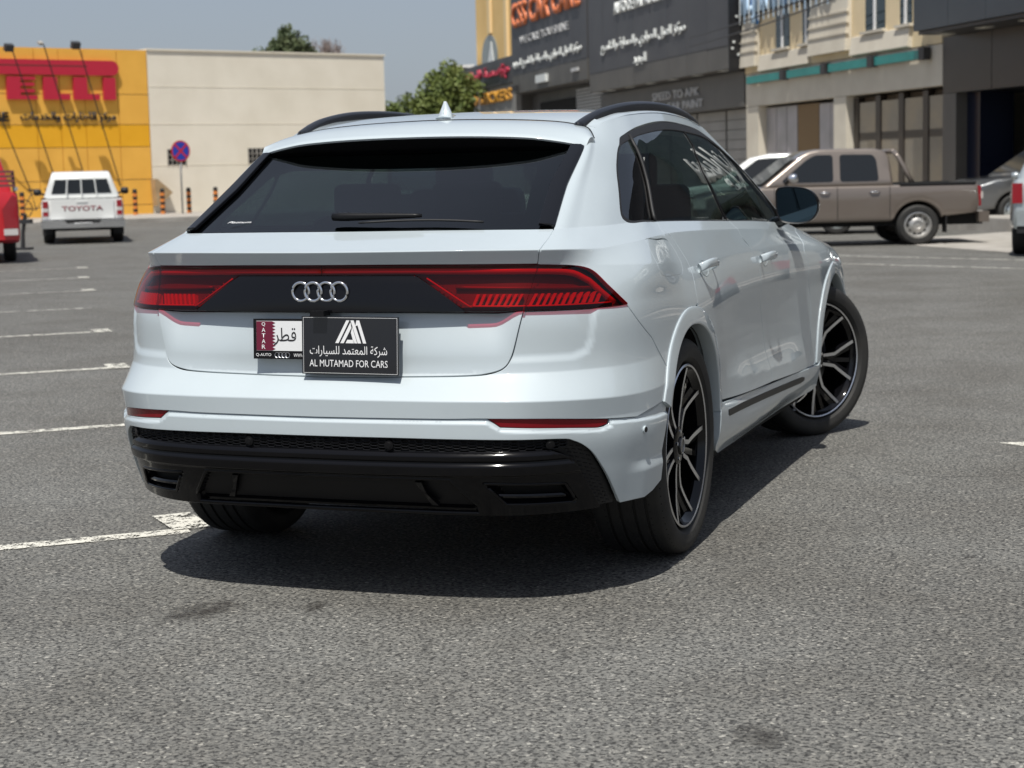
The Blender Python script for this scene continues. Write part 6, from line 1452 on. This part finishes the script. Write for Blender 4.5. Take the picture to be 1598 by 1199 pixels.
# rounded cars
def saloon(label, paint, loc, rz, kind='suv', dark=False, scale=1.):
    v = empty('parked_car', loc, rz); v.scale = (scale,)*3; tag(v, label, 'car')
    xf = lambda y, z: .93-.10*max(0, z-.85)-.10*max(0, .5-z)-.10*max(0, .45-y)/.45*.8-.14*max(0, y-3.9)/.7
    if kind == 'suv': base = .34; top = [(4.62, .62), (4.55, .86), (4.1, 1.0), (3.25, 1.08), (.15, 1.10), (.02, .92), (.0, .55)]; cab_ = [(.22, 1.06), (.45, 1.55), (.75, 1.64), (2.3, 1.66), (2.7, 1.58), (3.45, 1.06)]
    else: base = .30; top = [(4.62, .55), (4.5, .76), (4.0, .90), (3.3, .96), (.5, .98), (.08, .92), (.0, .60)]; cab_ = [(.55, .95), (1.15, 1.32), (1.6, 1.41), (2.3, 1.42), (2.7, 1.34), (3.5, .95)]
    zc_ = .34; A1 = archcut(.95, .40, base+.05, zc_); A2 = archcut(3.72, .40, base+.05, zc_)
    body = [(.05, base+.05)]+A1[::-1]+[(1.42, base-.08), (3.25, base-.08)]+A2[::-1]+[(4.5, base)]+top
    vshell('body', body, xf, paint, v, .06)
    zb_ = cab_[0][1]; gx = lambda y, z: .84-.42*(z-zb_)
    vshell('greenhouse', cab_, gx, paint, v, .06)
    g = cab_; d_ = .07
    def at_(i, k, t): return (g[i][0]*(1-t)+g[k][0]*t, g[i][1]*(1-t)+g[k][1]*t)
    zl = zb_+.06; zu = max(p[1] for p in g)-.10
    yA = g[0][0]+.28; yB = g[1][0]+.16; yC = g[-2][0]-.02; yD = g[-1][0]-.32; ym = (yA+yD)/2
    sidepane('side_window', rnd_poly([(yA, zl), (yB, zu), (ym-.04, zu+.02), (ym-.04, zl)], .05), gx, SHOPG, v, .006); sidepane('side_window', rnd_poly([(ym+.04, zl), (ym+.04, zu+.02), (yC-.15, zu), (yD, zl)], .05), gx, SHOPG, v, .006)
    a = g[0]; b = g[1]; n_ = Vector((0, -(b[1]-a[1]), b[0]-a[0])).normalized()*.012
    def pn(a, b, n_, nm):
        V = []
        for t in (.14, .92):
            y = a[0]*(1-t)+b[0]*t; z = a[1]*(1-t)+b[1]*t; x = gx(y, z)-.10; V += [(-x, y+n_[1], z+n_[2]), (x, y+n_[1], z+n_[2])]
        meshobj(nm, V, [(0, 1, 3, 2)], SHOPG, v)
    pn(a, b, Vector((0, -(b[1]-a[1]), (b[0]-a[0]))).normalized()*.012, 'rear_window')
    a = g[-1]; b = g[-2]; pn(a, b, Vector((0, (b[1]-a[1]), -(b[0]-a[0]))).normalized()*.012, 'windscreen')
    for s in (1, -1):
        mb = MB(); mb.box(s*.80-.07, s*.80+.07, -.018, .25, .76, 1.04 if kind == 'suv' else .90); mb.build('tail_lamp', TAILR, v)
        mb = MB(); mb.box(s*.68-.15, s*.68+.15, 4.35, 4.60, .62, .76); mb.build('headlamp', LAMPW, v)
        mb = MB(); mb.tube([(s*.88, 3.05, zb_), (s*1.0, 3.0, zb_+.06), (s*1.06, 3.0, zb_+.06)], [.03, .07, .05], 8); mb.build('wing_mirror', paint, v, smooth=True)
        for cy in (.95, 3.72): small_wheel(v, s*.80, cy, zc_, zc_, .22, rim_mat=PSIL)
    mb = MB(); mb.box(-.80, .80, -.07, .10, .44, .66); mb.build('rear_bumper', paint, v); mb = MB(); mb.box(-.80, .80, -.05, .10, .34, .435); mb.build('bumper_skirt', TRIM, v)
    mb = MB(); mb.box(-.26, .26, -.03, -.0, .76, .88); mb.build('number_plate', WHITETXT, v)
    mb = MB(); mb.box(-.72, .72, .2, 4.4, .24, .40); mb.build('underbody', DARKIN, v)
    return v
saloon('silver suv cut by the right edge of the picture, only its tail corner showing', PSIL, (1.42, 21.55, 0), R(1), 'suv', scale=1.02)
saloon('white saloon nose just visible behind the bronze pickup windscreen', PWHITE, (-2.75, 31.5, 0), R(100), 'suv', scale=.98)
saloon('grey suv standing in the shade under the black shop overhang', PGREY, (2.3, 36.2, 0), R(33+90), 'suv')
saloon('grey suv beyond the right edge, mirrored in the white car doors', PGREY, (2.32, 13.1, 0), R(-4), 'suv')
